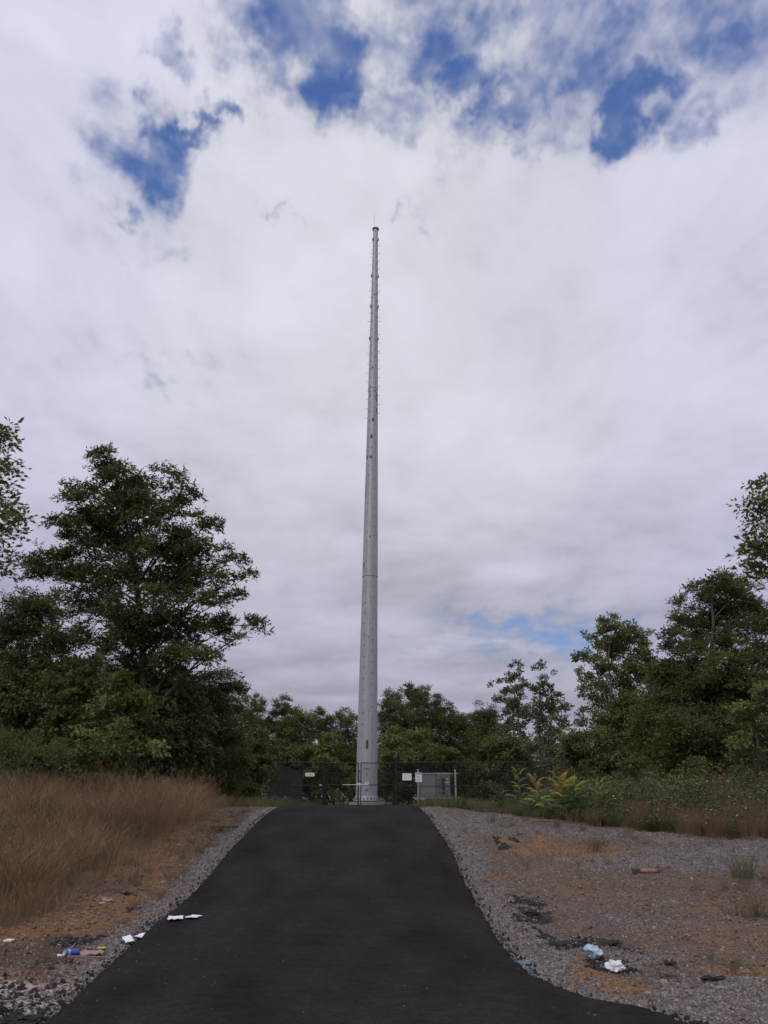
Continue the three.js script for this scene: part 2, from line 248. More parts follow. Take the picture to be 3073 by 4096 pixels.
{ // crushed stone pad inside the fence
  const g = new THREE.PlaneGeometry(15.1, 17.2, 12, 14); g.rotateX(-Math.PI / 2); g.translate(1.66, 0, -51);
  const p = g.attributes.position; for (let i = 0; i < p.count; i++) p.setY(i, profile(-p.getZ(i)) + 0.07);
  g.computeVertexNormals();
  structure('gravel_pad', g, std(rgb(0.2, 0.18, 0.17), 0.95));
}
// ------------------------------------------------------------------ monopole
const galv = (tone, rough = 0.55) => new THREE.MeshStandardMaterial({ color: rgb(tone, tone, tone * 1.02), roughness: rough, metalness: 0.45 });
const POLE = [-1.09, -51], TOPY = 45.3, BASEY = 1.5, LEAN = 0.0093;
{
  const pole = thing('monopole_tower', 'tall tapered grey steel monopole rising from concrete base inside fence', 'pole', [POLE[0], BASEY, POLE[1]]);
  pole.rotation.z = -LEAN;
  const H = TOPY - BASEY, radius = (y) => lerp(0.69, 0.185, y / H);
  // galvanised zinc with bare mill-scale patches: [angle from the front, height above base, width, height]
  const scale = [[0.09, 27.67, 0.17, 0.3], [-0.14, 26.32, 0.18, 0.36], [-0.15, 24.68, 0.16, 0.26], [-1.09, 25.2, 0.09, 0.4], [-0.94, 24.7, 0.13, 0.36], [-1.0, 22.31, 0.09, 0.75], [-0.99, 21.76, 0.08, 0.5], [-1.07, 22.94, 0.06, 0.5], [-1.1, 21.28, 0.05, 0.3], [-0.95, 16.56, 0.09, 0.45], [0.89, 29.66, 0.1, 0.9], [0.86, 28.49, 0.08, 0.5], [-0.08, 18.6, 0.08, 0.16], [-0.92, 30.11, 0.12, 0.2], [-0.52, 30.04, 0.07, 0.1], [0.38, 30.07, 0.09, 0.2], [-0.56, 29.67, 0.1, 0.1], [0.45, 29.67, 0.1, 0.12], [-0.04, 25.41, 0.06, 0.14], [-1.15, 27.76, 0.07, 0.18], [-1.17, 26.39, 0.05, 0.24], [-0.52, 27.49, 0.05, 0.08], [-0.53, 25.26, 0.05, 0.09], [-0.01, 4.82, 0.17, 0.58], [-0.05, 11.63, 0.05, 0.15], [-0.9, 16.57, 0.07, 0.4], [-0.08, 38.73, 0.08, 0.22], [-0.18, 32.09, 0.09, 0.22], [0.3, 2.2, 0.05, 0.05]].map(([a, y, w, h]) => [a, y - BASEY, w, h]);
  const W = 1024, Hp = 2048, d = new Uint8Array(W * Hp * 4);
  for (let j = 0; j < Hp; j++) for (let i = 0; i < W; i++) {
    const y = (j + 0.5) / Hp * H, ang = ((i + 0.5) / W - 0.5) * Math.PI * 2, r = radius(y), s = ang * 0.55;
    let k = 0.385 + 0.05 * fbm(n2, s * 2.2, y * 0.5, 4) + 0.035 * n2b(s * 14, y * 6) + 0.02 * (hash(i, j) - 0.5) + 0.03 * n2(s * 9, y * 0.12);
    let bare = 0;
    for (const [a, h, w, t] of scale) if (Math.abs(y - h) < t) { const q = Math.max(Math.abs(((ang - a) * r + n2(ang * 14, y * 9) * 0.03) / (w * 0.5)), Math.abs((y - h + n2b(ang * 12, y * 7) * 0.05) / (t * 0.5))) * 0.65 + 0.35 * Math.hypot(((ang - a) * r) / (w * 0.5), (y - h) / (t * 0.5)); bare = Math.max(bare, sstep(1.08, 0.86, q + 0.22 * n2(ang * 26, y * 22))); }
    bare = Math.max(bare, 0.5 * sstep(0.66, 0.8, fbm(n2b, s * 5 + 30, y * 1.6, 3)));
    // faint streaked handwriting-like stain and the pale weld bands
    k += 0.09 * sstep(0.12, 0.02, Math.abs(y - 12.15)) * (0.5 + 0.5 * n2(ang * 9, 2)) + 0.10 * sstep(0.3, 0.05, Math.abs(y - 5.6)) * sstep(0.2, 0.5, ang) * sstep(1.1, 0.7, ang) * sstep(0.1, 0.5, n2(ang * 8, y * 12));
    const o = (j * W + i) * 4; for (let c = 0; c < 3; c++) d[o + c] = toSrgb(lerp(k * [0.99, 1, 1.03][c], [0.075, 0.06, 0.058][c], bare)) * 255; d[o + 3] = 255;
  }
  const map = new THREE.DataTexture(d, W, Hp); map.magFilter = THREE.LinearFilter; map.minFilter = THREE.LinearMipmapLinearFilter; map.generateMipmaps = true; map.colorSpace = THREE.SRGBColorSpace; map.wrapS = THREE.RepeatWrapping; map.needsUpdate = true;
  const steel = new THREE.MeshStandardMaterial({ map, roughness: 0.55, metalness: 0.35 });
  const joints = [[0.1, 14.45, 0], [14.33, 29.0, 0.014], [28.88, H - 0.25, 0.012]];
  for (const [a, b, over] of joints) {
    const g = new THREE.CylinderGeometry(radius(b) + over * 0.3, radius(a) + over, b - a, 18, 24, true).toNonIndexed(); g.rotateY(Math.PI); g.translate(0, (a + b) / 2, 0);
    const uv = g.attributes.uv; for (let i = 0; i < uv.count; i++) uv.setY(i, lerp(a, b, uv.getY(i)) / H);
    g.computeVertexNormals(); part('shaft_section', g, steel, pole);
  }
  for (const y of [14.33, 28.88]) part('slip_joint_rim', new THREE.TorusGeometry(radius(y) + 0.008, 0.012, 5, 36).rotateX(Math.PI / 2).translate(0, y, 0), galv(0.2), pole);
  // foot: flared collar, flange, anchor bolts
  part('collar', new THREE.CylinderGeometry(radius(0.3) + 0.015, radius(0) + 0.07, 0.24, 18).translate(0, 0.16, 0), galv(0.4), pole);
  part('base_plate', new THREE.CylinderGeometry(0.8, 0.8, 0.055, 40).translate(0, 0.02, 0), galv(0.42), pole);
  for (let k = 0; k < 20; k++) { const a = k / 20 * Math.PI * 2 + 0.1; part('anchor_bolt', join([new THREE.CylinderGeometry(0.026, 0.026, 0.3, 8).translate(0, 0.05, 0), new THREE.CylinderGeometry(0.045, 0.045, 0.05, 6).translate(0, 0.075, 0), new THREE.CylinderGeometry(0.05, 0.05, 0.04, 6).translate(0, -0.045, 0)]), galv(0.22), pole).position.set(Math.sin(a) * 0.765, 0.01, Math.cos(a) * 0.765); }
  // top: cap plate, rim ring and lightning rod
  part('cap_plate', new THREE.CylinderGeometry(0.275, 0.275, 0.05, 36).translate(0, H - 0.03, 0), std(rgb(0.09, 0.085, 0.085), 0.7), pole);
  part('cap_neck', new THREE.CylinderGeometry(0.19, 0.19, 0.24, 18).translate(0, H - 0.17, 0), galv(0.4), pole);
  part('cap_hole', new THREE.CylinderGeometry(0.03, 0.03, 0.02, 10).rotateX(Math.PI / 2).translate(-0.01, H - 0.42, 0.192), std(rgb(0.03, 0.03, 0.03)), pole);
  part('lightning_rod', pipe(V(-0.12, H, 0), V(-0.12, H + 1.5, 0), 0.01), galv(0.3), pole);
  // climbing pegs in two staggered columns
  const peg = join([pipe(V(0, 0, 0), V(0, 0, 0.13), 0.010, 6), pipe(V(0, -0.012, 0.125), V(0, 0.03, 0.125), 0.016, 6), new THREE.CylinderGeometry(0.028, 0.028, 0.02, 6).rotateX(Math.PI / 2).translate(0, 0, 0.01)]), pegMat = galv(0.2, 0.7);
  const place = (o, ang, y, out = -0.004) => { const r = radius(y) * 0.992 + out; o.position.set(Math.sin(ang) * r, y, Math.cos(ang) * r); o.rotation.y = ang; };
  for (let k = 0, y = 3.1; y < H - 1; k++, y += 0.36) place(part('climbing_peg', peg, pegMat, pole), k % 2 ? 0.42 : -0.52, y);
  for (let k = 0, y = 26.5; y < H - 1.2; k++, y += 0.38) place(part('climbing_peg', peg, pegMat, pole), k % 2 ? 1.5 : -1.5, y);
  const arm = pipe(V(0, 0, 0), V(0, 0, 0.26), 0.013, 6);
  for (const y of [42.83, 39.23, 36.41, 33.56]) for (const a of [-1.57, 1.57]) place(part('cable_support_arm', arm, pegMat, pole), a, y - BASEY);
  // entry ports: oval rims on both flanks
  const rim = new THREE.CylinderGeometry(0.085, 0.085, 0.1, 16).rotateX(Math.PI / 2).scale(1, 1.9, 1).translate(0, 0, 0.02), hole = new THREE.CylinderGeometry(0.06, 0.06, 0.02, 14).rotateX(Math.PI / 2).scale(1, 1.9, 1).translate(0, 0, 0.068), dark = std(rgb(0.02, 0.02, 0.02));
  for (const y of [44.19, 40.59, 37.73, 34.79]) for (const a of [-1.15, 1.2]) { const p = part('cable_port', rim, galv(0.36), pole); place(p, a, y - BASEY); part('port_opening', hole, dark, p); }
  // plates and warning label on the foot
  const label = (w, h, draw, y, a) => { const c = document.createElement('canvas'); c.width = 128; c.height = Math.round(128 * h / w); const q = c.getContext('2d'); draw(q, c.width, c.height); const t = new THREE.CanvasTexture(c); t.colorSpace = THREE.SRGBColorSpace; const m = std(0xffffff, 0.6, { map: t }); const g = new THREE.BoxGeometry(w, h, 0.012); place(part(h > 0.2 ? 'warning_label' : 'tag_plate', g, m, pole, h > 0.2 ? 'small white label with yellow header' : undefined), a, y, 0.012); };
  label(0.2, 0.26, (q, w, h) => { q.fillStyle = '#e6e4de'; q.fillRect(0, 0, w, h); q.fillStyle = '#c8b21e'; q.fillRect(0, 0, w, h * 0.28); q.fillStyle = '#a89a3a'; q.beginPath(); q.moveTo(w * 0.5, h * 0.36); q.lineTo(w * 0.68, h * 0.62); q.lineTo(w * 0.32, h * 0.62); q.fill(); q.fillStyle = '#888'; for (let k = 0; k < 4; k++) q.fillRect(w * 0.14, h * (0.7 + k * 0.07), w * 0.72, 3); }, 1.02, 0.04);
  label(0.27, 0.06, (q, w, h) => { q.fillStyle = '#7d8083'; q.fillRect(0, 0, w, h); q.fillStyle = '#474a4c'; for (let k = 0; k < 7; k++) q.fillRect(6 + k * 17, 6, 11, h - 10); }, 1.86, 0.03);
  label(0.08, 0.16, (q, w, h) => { q.fillStyle = '#7f8286'; q.fillRect(0, 0, w, h); q.fillStyle = '#5b5e61'; for (let k = 0; k < 5; k++) q.fillRect(w * 0.3, h * (0.08 + k * 0.18), w * 0.4, h * 0.09); }, 1.52, 0.03);
  label(0.18, 0.05, (q, w, h) => { q.fillStyle = '#4c4f52'; q.fillRect(0, 0, w, h); q.fillStyle = '#35373a'; q.fillRect(8, 8, w - 16, h - 16); }, 0.63, 0.03);
  part('ground_lug', new THREE.CylinderGeometry(0.035, 0.035, 0.05, 8).rotateX(Math.PI / 2).translate(0.6, 0.5, 0.28), dark, pole);
  part('hanging_strap', tube([V(0.66, 2.25, 0.1), V(0.7, 2.05, 0.12), V(0.73, 1.85, 0.1)], [0.012, 0.02, 0.012], 5), std(rgb(0.55, 0.56, 0.54)), pole, 'pale loose strap hanging from the right flank');

  const gy = profile(51);
  const found = new THREE.LatheGeometry([[0.001, 1.43], [1.05, 1.43], [1.075, 1.405], [1.085, 0.9]].map(([r, y]) => new THREE.Vector2(r, y - 0.9)).reverse(), 48);
  const conc = noiseTexture(256, (u, v, i, j) => { const k = 0.235 + 0.05 * (hash(i >> 3, j >> 3) - 0.5) + 0.06 * (hash(i, j) - 0.5); return [toSrgb(k * 1.04), toSrgb(k * 0.98), toSrgb(k * 0.88)]; }, true); conc.repeat.set(4, 1);
  single('concrete_foundation', 'low round beige concrete pier under the steel monopole', 'foundation', found, std(0xffffff, 0.92, { map: conc }), [POLE[0], 0.9, POLE[1]]);
}

// ------------------------------------------------------------------ chain link fence and gate
const black = std(rgb(0.012, 0.012, 0.013), 0.5), wireMat = std(rgb(0.013, 0.013, 0.014), 0.8), zinc = galv(0.45, 0.5);
const FX = [-5.97, -3.1, 0.64, 3.62, 6.5, 9.29], FZ = -42.3, BZ = -59.7, FTOP = 3.4;
function diamond(w, h, pitch = 0.055, r = 0.0026) {   // woven diagonal wires filling a w x h panel from its lower left corner
  const pos = [], nor = [];
  for (const s of [1, -1]) {
    const step = pitch * Math.SQRT2;
    for (let c = -h + step * 0.5; c < w; c += step) {
      let x0 = c, y0 = 0, x1 = c + h, y1 = h;
      if (x0 < 0) { y0 -= x0; x0 = 0; } if (x1 > w) { y1 -= x1 - w; x1 = w; }
      if (x1 - x0 < 0.02) continue;
      if (s < 0) { x0 = w - x0; x1 = w - x1; }
      const dx = (x1 - x0), dy = (y1 - y0), l = Math.hypot(dx, dy), nx = -dy / l, ny = dx / l, z = s * r;
      const ring = [[nx * r, ny * r, z], [0, 0, z + r], [-nx * r, -ny * r, z], [0, 0, z - r]];
      for (let k = 0; k < 4; k++) { const a = ring[k], b = ring[(k + 1) % 4]; pos.push(x0 + a[0], y0 + a[1], a[2], x1 + a[0], y1 + a[1], a[2], x0 + b[0], y0 + b[1], b[2], x0 + b[0], y0 + b[1], b[2], x1 + a[0], y1 + a[1], a[2], x1 + b[0], y1 + b[1], b[2]); }
    }
  }
  const g = new THREE.BufferGeometry(); g.setAttribute('position', new THREE.Float32BufferAttribute(pos, 3)); g.computeVertexNormals(); return g;
}
function fence(label, A, B, stops, { top = FTOP, mid = false, ends = [1, 1], tall = [0, 0] } = {}) {
  const len = Math.hypot(B[0] - A[0], B[1] - A[1]), y0 = profile(-A[1]), f = thing('chain_link_fence', label, 'fence', [A[0], y0, A[1]], 'black chain link fence round the pole');
  f.rotation.y = -Math.atan2(B[1] - A[1], B[0] - A[0]);
  const low = (s) => profile(-lerp(A[1], B[1], s)) - y0, h = top - y0;
  stops.forEach((s, i) => {
    const last = i === stops.length - 1, end = i === 0 || last;
    if ((i === 0 && !ends[0]) || (last && !ends[1])) return;
    const r = end ? 0.045 : 0.032, hh = h + 0.06 + (i === 0 ? tall[0] : last ? tall[1] : 0), rr = (i === 0 && tall[0]) || (last && tall[1]) ? 0.075 : r;
    const p = part('post', new THREE.CylinderGeometry(rr, rr, hh - low(s) + 0.1, 10).translate(s * len, (hh + low(s) - 0.1) / 2, 0), black, f);
    part('post_cap', new THREE.SphereGeometry(rr * 1.12, 10, 6, 0, Math.PI * 2, 0, Math.PI / 2).translate(s * len, hh, 0), black, p);
  });
  part('top_rail', pipe(V(0, h, 0), V(len, h, 0), 0.022), black, f);
  if (mid) part('middle_rail', pipe(V(0, 1.12, 0.0), V(len, 1.12, 0.0), 0.02), black, f);
  part('tension_wire', pipe(V(0, low(0) + 0.08, 0), V(len, low(1) + 0.08, 0), 0.005, 5), black, f);
  for (let i = 1; i < stops.length; i++) { const w = (stops[i] - stops[i - 1]) * len, b = Math.min(low(stops[i]), low(stops[i - 1])) + 0.04; stuffPart(part('wire_mesh', diamond(w, h - b).translate(stops[i - 1] * len, b, 0.028), wireMat, f)); }
  return f;
}
const even = (n) => Array.from({ length: n + 1 }, (_, i) => i / n);
fence('short black chain link run from left corner to the gate', [FX[0], FZ], [FX[1], FZ], [0, 1], { mid: true, tall: [0, 0.18] });
fence('long black chain link run right of the gate past the meter cabinet', [FX[2], FZ], [FX[5], FZ], [0, (FX[3] - FX[2]) / (FX[5] - FX[2]), (FX[4] - FX[2]) / (FX[5] - FX[2]), 1], { mid: true, tall: [0.18, 0.05] });
fence('left side of the black chain link fence running back with dark panels', [FX[0], FZ], [FX[0], BZ], even(6), { ends: [0, 1] });
fence('right side of the black chain link fence running back behind yellow plants', [FX[5], FZ], [FX[5], BZ], even(6), { ends: [0, 1] });
fence('rear run of the black chain link fence in front of the trees', [FX[0], BZ], [FX[5], BZ], even(5), { ends: [0, 0] });
function leaf(label, x0, x1, hingeLeft, tag) {
  const w = x1 - x0, h = 2.22, g = thing('gate_leaf', label, 'gate', [x0, profile(42.3) + 0.06, FZ + 0.02]);
  const bar = (n, p, q, r = 0.024) => part(n, pipe(p, q, r), black, g);
  bar('stile', V(0, 0, 0), V(0, h, 0)); bar('stile', V(w, 0, 0), V(w, h, 0)); bar('top_rail', V(0, h - 0.02, 0), V(w, h - 0.02, 0)); bar('middle_rail', V(0, 1.12, 0), V(w, 1.12, 0), 0.02); bar('bottom_rail', V(0, 0.03, 0), V(w, 0.03, 0));
  stuffPart(part('wire_mesh', diamond(w, h - 0.06).translate(0, 0.03, 0.024), wireMat, g));
  for (const y of [0.35, 1.85]) part('hinge', box(0.14, 0.08, 0.06, hingeLeft ? -0.05 : w + 0.05, y, 0, 0.01), black, g);
  for (let k = 0; k < 7; k++) part('tension_band', box(0.05, 0.02, 0.06, hingeLeft ? w - 0.01 : 0.01, 0.2 + k * 0.31, 0.01), black, g);
  return g;
}
const leafL = leaf('left black chain link gate leaf with silver latch bar end', FX[1] + 0.12, -1.335, true), leafR = leaf('right black chain link gate leaf in front of the pole', -1.2, FX[2] - 0.12, false);
part('drop_rod', pipe(V(1.69, 0.0, 0.05), V(1.69, 1.9, 0.05), 0.012), black, leafL);
part('fork_latch', box(0.2, 0.06, 0.08, -0.05, 1.3, 0.03, 0.01), black, leafR); part('latch_clip', box(0.16, 0.03, 0.05, -0.06, 1.78, 0.02), black, leafR);
{
  const bar = thing('latch_bar', 'bright silver horizontal locking bar across the two gate leaves', 'latch', [-2.13, profile(42.3) + 1.18, FZ + 0.075]);
  part('bar', pipe(V(0, 0, 0), V(1.32, 0.005, 0), 0.019), std(rgb(0.62, 0.63, 0.64), 0.5, { metalness: 0.2 }), bar);
  part('lock_housing', box(0.2, 0.12, 0.05, 0.83, 0.03, 0.01, 0.012), std(rgb(0.66, 0.68, 0.67), 0.5), bar);
}
single('gate_padlock_tag', 'small pale tag tied to the fence left of the gate post', 'tag', new RoundedBoxGeometry(0.13, 0.07, 0.02, 2, 0.008), std(rgb(0.45, 0.46, 0.44)), [-3.28, 2.27, FZ + 0.06]);
function sign(name, label, w, h, x, y, draw) {
  const c = document.createElement('canvas'); c.width = 512; c.height = Math.round(512 * h / w); const q = c.getContext('2d'); q.fillStyle = '#e9e8e8'; q.fillRect(0, 0, c.width, c.height); draw(q, c.width, c.height);
  const t = new THREE.CanvasTexture(c); t.colorSpace = THREE.SRGBColorSpace;
  const o = thing(name, label, 'sign', [x, y, FZ + 0.06]);
  const s = new THREE.Shape(), r = Math.min(w, h) * 0.07; s.moveTo(-w / 2 + r, -h / 2); s.lineTo(w / 2 - r, -h / 2); s.quadraticCurveTo(w / 2, -h / 2, w / 2, -h / 2 + r); s.lineTo(w / 2, h / 2 - r); s.quadraticCurveTo(w / 2, h / 2, w / 2 - r, h / 2); s.lineTo(-w / 2 + r, h / 2); s.quadraticCurveTo(-w / 2, h / 2, -w / 2, h / 2 - r); s.lineTo(-w / 2, -h / 2 + r); s.quadraticCurveTo(-w / 2, -h / 2, -w / 2 + r, -h / 2);
  const g = new THREE.ExtrudeGeometry(s, { depth: 0.006, bevelEnabled: false }), uv = g.attributes.uv, p = g.attributes.position; for (let i = 0; i < uv.count; i++) uv.setXY(i, p.getX(i) / w + 0.5, p.getY(i) / h + 0.5);
  part('panel', g, std(0xffffff, 0.55, { map: t }), o);
  for (const [sx, sy] of [[-1, 1], [1, 1], [-1, -1], [1, -1]]) part('cable_tie', box(0.012, 0.03, 0.012, sx * (w / 2 - 0.025), sy * (h / 2 - 0.025), 0.006), black, o);
  return o;
}
const scribble = (q, x, y, w, h, n, seed) => { const r = rng(seed); for (let k = 0; k < n; k++) { const a = x + w * k / n, b = w / n * 0.66; q.fillRect(a, y, b * 0.28, h); q.fillRect(a, y + h * (r() > 0.5 ? 0 : 0.42), b, h * 0.18); if (r() > 0.4) q.fillRect(a + b * 0.72, y + h * r() * 0.3, b * 0.28, h * 0.7); } };
sign('site_sign', 'narrow white sign with dark red lettering left of the gate', 0.48, 0.175, -3.845, 2.79, (q, w, h) => { q.fillStyle = '#6d3346'; scribble(q, w * 0.2, h * 0.48, w * 0.62, h * 0.34, 8, 4); q.fillStyle = '#b9a9ae'; for (let k = 0; k < 2; k++) q.fillRect(w * 0.2, h * (0.16 + 0.12 * k), w * 0.6, h * 0.04); });
sign('notice_board', 'plain white landscape sign right of the gate post', 0.48, 0.345, 1.19, 2.68, (q, w, h) => { q.fillStyle = '#c9c3c4'; for (let k = 0; k < 5; k++) q.fillRect(w * 0.18, h * (0.2 + k * 0.09), w * 0.64, h * 0.025); q.fillStyle = '#c08a90'; scribble(q, w * 0.36, h * 0.62, w * 0.32, h * 0.1, 7, 9); });
sign('radio_notice_sign', 'portrait white sign with blue NOTICE header and antenna symbol', 0.335, 0.475, 1.79, 2.66, (q, w, h) => {
  q.fillStyle = '#2f5f9c'; q.fillRect(w * 0.05, h * 0.03, w * 0.9, h * 0.17); q.fillStyle = '#e4ecf6'; q.font = 'bold ' + Math.round(h * 0.125) + 'px sans-serif'; q.textAlign = 'center'; q.textBaseline = 'middle'; q.fillText('NOTICE', w / 2, h * 0.118, w * 0.7);
  q.fillStyle = '#1c1c1c'; q.beginPath(); q.moveTo(w * 0.5, h * 0.42); q.lineTo(w * 0.6, h * 0.59); q.lineTo(w * 0.4, h * 0.59); q.fill(); q.beginPath(); q.arc(w / 2, h * 0.4, w * 0.03, 0, 7); q.fill();
  q.strokeStyle = '#3a3434'; q.lineWidth = w * 0.03; for (const r of [0.1, 0.18, 0.26]) for (const m of [0, Math.PI]) { q.beginPath(); q.arc(w / 2, h * 0.4, w * r, m - 0.6, m + 0.6); q.stroke(); }
  q.fillStyle = '#8f8d8d'; for (let k = 0; k < 5; k++) q.fillRect(w * 0.12, h * (0.66 + k * 0.055), w * 0.76, h * 0.02);
});

// ------------------------------------------------------------------ utility rack: frame posts, trough cabinet, meter panel
{
  const gy = profile(44.5) + 0.07, z = -44.5;
  const frame = thing('utility_rack_frame', 'galvanised two post frame carrying the grey meter cabinet', 'frame', [1.86, gy, z]);
  for (const [x, top] of [[0, 3.08], [2.03, 3.06]]) { const p = part('post', new THREE.CylinderGeometry(0.048, 0.048, top - gy + 0.1, 12).translate(x, (top - gy - 0.1) / 2, 0.06), zinc, frame); part('post_cap', new THREE.SphereGeometry(0.052, 10, 6, 0, 7, 0, Math.PI / 2).translate(x, top - gy, 0.06), zinc, p); }
  for (const y of [2.9, 1.65, 1.3]) { const s = part('strut_channel', box(2.32, 0.042, 0.042, 1.01, y - gy, -0.01), zinc, frame); for (const x of [-0.155, 2.175]) part('end_cap', box(0.012, 0.06, 0.06, x, y - gy, -0.01, 0.005), std(rgb(0.75, 0.75, 0.75)), s); }
  const paint = std(rgb(0.20, 0.205, 0.205), 0.5, { metalness: 0.15 }), paint2 = std(rgb(0.15, 0.152, 0.16), 0.5, { metalness: 0.15 });
  const cab = thing('meter_cabinet', 'grey wall mounted electrical cabinet with four round meter sockets', 'cabinet', [1.9, 1.63, z - 0.16]);
  part('trough_box', box(0.93, 1.28, 0.26, 0.465, 0.645, 0, 0.012), paint, cab); part('rain_lip', box(0.95, 0.03, 0.3, 0.465, 1.3, 0.01, 0.006), paint2, cab); part('door_seam', box(0.84, 1.12, 0.012, 0.465, 0.64, 0.134, 0.004), paint, cab);
  const panel = part('meter_panel', box(0.76, 1.33, 0.3, 1.335, 0.665, 0.01, 0.012), paint2, cab);
  for (const y of [2.615, 2.39, 2.19, 1.94]) { const m = part('meter_socket', new THREE.CylinderGeometry(0.088, 0.092, 0.06, 24).rotateX(Math.PI / 2).translate(1.316, y - 1.63, 0.185), std(rgb(0.03, 0.03, 0.032), 0.35), cab); part('socket_cover', new THREE.SphereGeometry(0.075, 18, 8, 0, 7, 0, 1.0).rotateX(Math.PI / 2).scale(1, 1, 0.5).translate(1.316, y - 1.63, 0.19), std(rgb(0.05, 0.05, 0.055), 0.2), m); part('breaker_handle', box(0.055, 0.05, 0.03, 1.13, y - 1.65, 0.17, 0.008), std(rgb(0.03, 0.03, 0.03)), cab); }
  for (const [y, h, w] of [[2.62, 0.06, 0.1], [2.46, 0.055, 0.15]]) part('label_plate', box(w, h, 0.006, 1.555, y - 1.63, 0.164), std(rgb(0.6, 0.6, 0.62), 0.5), panel);
  part('sticker', box(0.05, 0.035, 0.006, 1.04, 1.07, 0.164), std(rgb(0.4, 0.4, 0.4)), panel);
  [[0.62, 0.03], [1.06, 0.025], [1.38, 0.04], [1.56, 0.04], [0.9, 0.02]].forEach(([x, r]) => part('conduit', new THREE.CylinderGeometry(r, r, 1.63 - gy + 0.05, 10).translate(x, (gy - 1.63) / 2, 0.02), zinc, cab));
}

// ------------------------------------------------------------------ litter, planks, chunks
function crumple(w, h, t, seed, n = 7) {   // a creased sheet with thickness
  const r = rng(seed), f = createNoise2D(rng(seed + 1)), g = new THREE.BoxGeometry(w, t, h, n, 1, n), p = g.attributes.position;
  for (let i = 0; i < p.count; i++) { const x = p.getX(i), z = p.getZ(i), e = 1 - 0.25 * Math.abs(f(Math.atan2(z, x) * 1.3, 4)); p.setXYZ(i, x * e, p.getY(i) + Math.abs(f(x * 9 / w * 0.3, z * 9 / h * 0.3)) * w * 0.07 + f(x * 22 / w * 0.3, z * 20 / h * 0.3) * w * 0.02, z * e); }
  const q = g.toNonIndexed(); q.computeVertexNormals(); return q;
}
function lump(r, seed, flat = 0.6, detail = 2, amp = 0.3) {
  const f = createNoise3D(rng(seed)), g = new THREE.IcosahedronGeometry(r, detail), p = g.attributes.position;
  for (let i = 0; i < p.count; i++) { const x = p.getX(i), y = p.getY(i), z = p.getZ(i), k = 1 + amp * f(x / r * 0.9, y / r * 0.9, z / r * 0.9) + amp * 0.5 * f(x / r * 2.4, y / r * 2.4, z / r * 2.4); p.setXYZ(i, x * k, y * k * flat, z * k); }
  g.computeVertexNormals(); return g;
}
const paper = std(rgb(0.82, 0.82, 0.84), 0.7), place = (o, turn = 0, tilt = 0) => { o.rotation.set(tilt, turn, 0); return o; };
const litter = (name, label, geo, mat, x, D, lift, turn = 0, tilt = 0, road = false) => place(single(name, label, 'litter', geo, mat, [x, (road ? roadY(x, D) : onGround(x, -D)) + lift, -D]), turn, tilt);
litter('paper_scrap', 'larger white torn paper lying flat on the asphalt left edge', crumple(0.21, 0.3, 0.005, 3), paper, -2.70, 11.2, 0.012, 0.2, 0, true);
litter('paper_scrap', 'smaller white torn paper right of the larger one on asphalt', crumple(0.17, 0.22, 0.005, 5), paper, -2.47, 11.22, 0.012, -0.3, 0, true);
litter('paper_scrap', 'folded white paper at the gravel edge below the asphalt papers', crumple(0.11, 0.2, 0.005, 8), paper, -3.02, 10.28, 0.05, 0.6, 0.25);
litter('paper_scrap', 'slanting white paper strip touching the asphalt edge', crumple(0.17, 0.16, 0.005, 12), paper, -2.92, 10.55, 0.065, -0.5, 0.1);
litter('paper_scrap', 'small white scrap on clay at the far left edge', crumple(0.09, 0.1, 0.015, 14), paper, -4.39, 10.2, 0.03);
litter('paper_scrap', 'tiny white scrap left of the blue can', lump(0.028, 15, 0.5), paper, -3.56, 9.62, 0.01);
litter('paper_scrap', 'yellow wrapper scrap above the thin stick on the gravel', crumple(0.09, 0.1, 0.008, 17), std(rgb(0.55, 0.42, 0.06), 0.6), -3.2, 9.9, 0.03);
litter('cardboard_scrap', 'torn pinkish tan cardboard piece beside the blue can', crumple(0.26, 0.22, 0.01, 19), std(rgb(0.36, 0.24, 0.18), 0.9), -3.22, 9.66, 0.03, 0.3);
litter('plastic_bag', 'crumpled pale blue plastic on the right gravel', lump(0.085, 21, 0.8, 3, 0.5), std(rgb(0.45, 0.58, 0.68), 0.5), 2.26, 9.42, 0.06);
litter('plastic_bag', 'crumpled white plastic nearest the orange clay streak', lump(0.08, 22, 0.6, 3, 0.5), std(rgb(0.75, 0.73, 0.76), 0.5), 2.31, 8.76, 0.05);
litter('paper_scrap', 'white scrap lying at the base of the brown grass', crumple(0.10, 0.09, 0.015, 24), std(rgb(0.36, 0.3, 0.25)), -4.05, 12.35, 0.03);
{
  const can = thing('drink_can', 'crushed blue drink can lying on the brown clay', 'can', [-3.43, onGround(-3.43, -9.6) + 0.04, -9.6]);
  can.rotation.set(0.25, 0.9, 1.25);
  const lathe = (pts) => new THREE.LatheGeometry(pts.map(([r, y]) => new THREE.Vector2(r, y)), 20);
  part('body', lathe([[0.026, -0.085], [0.038, -0.075], [0.038, -0.02], [0.034, 0], [0.038, 0.02], [0.038, 0.065], [0.03, 0.08]]), std(rgb(0.05, 0.13, 0.5), 0.35, { metalness: 0.4 }), can);
  part('rim', lathe([[0.001, 0.078], [0.029, 0.078], [0.031, 0.083], [0.03, 0.08]]), galv(0.7, 0.3), can); part('band', lathe([[0.0386, 0.028], [0.0392, 0.045], [0.0386, 0.06]]), std(rgb(0.4, 0.45, 0.6), 0.4), can);
}
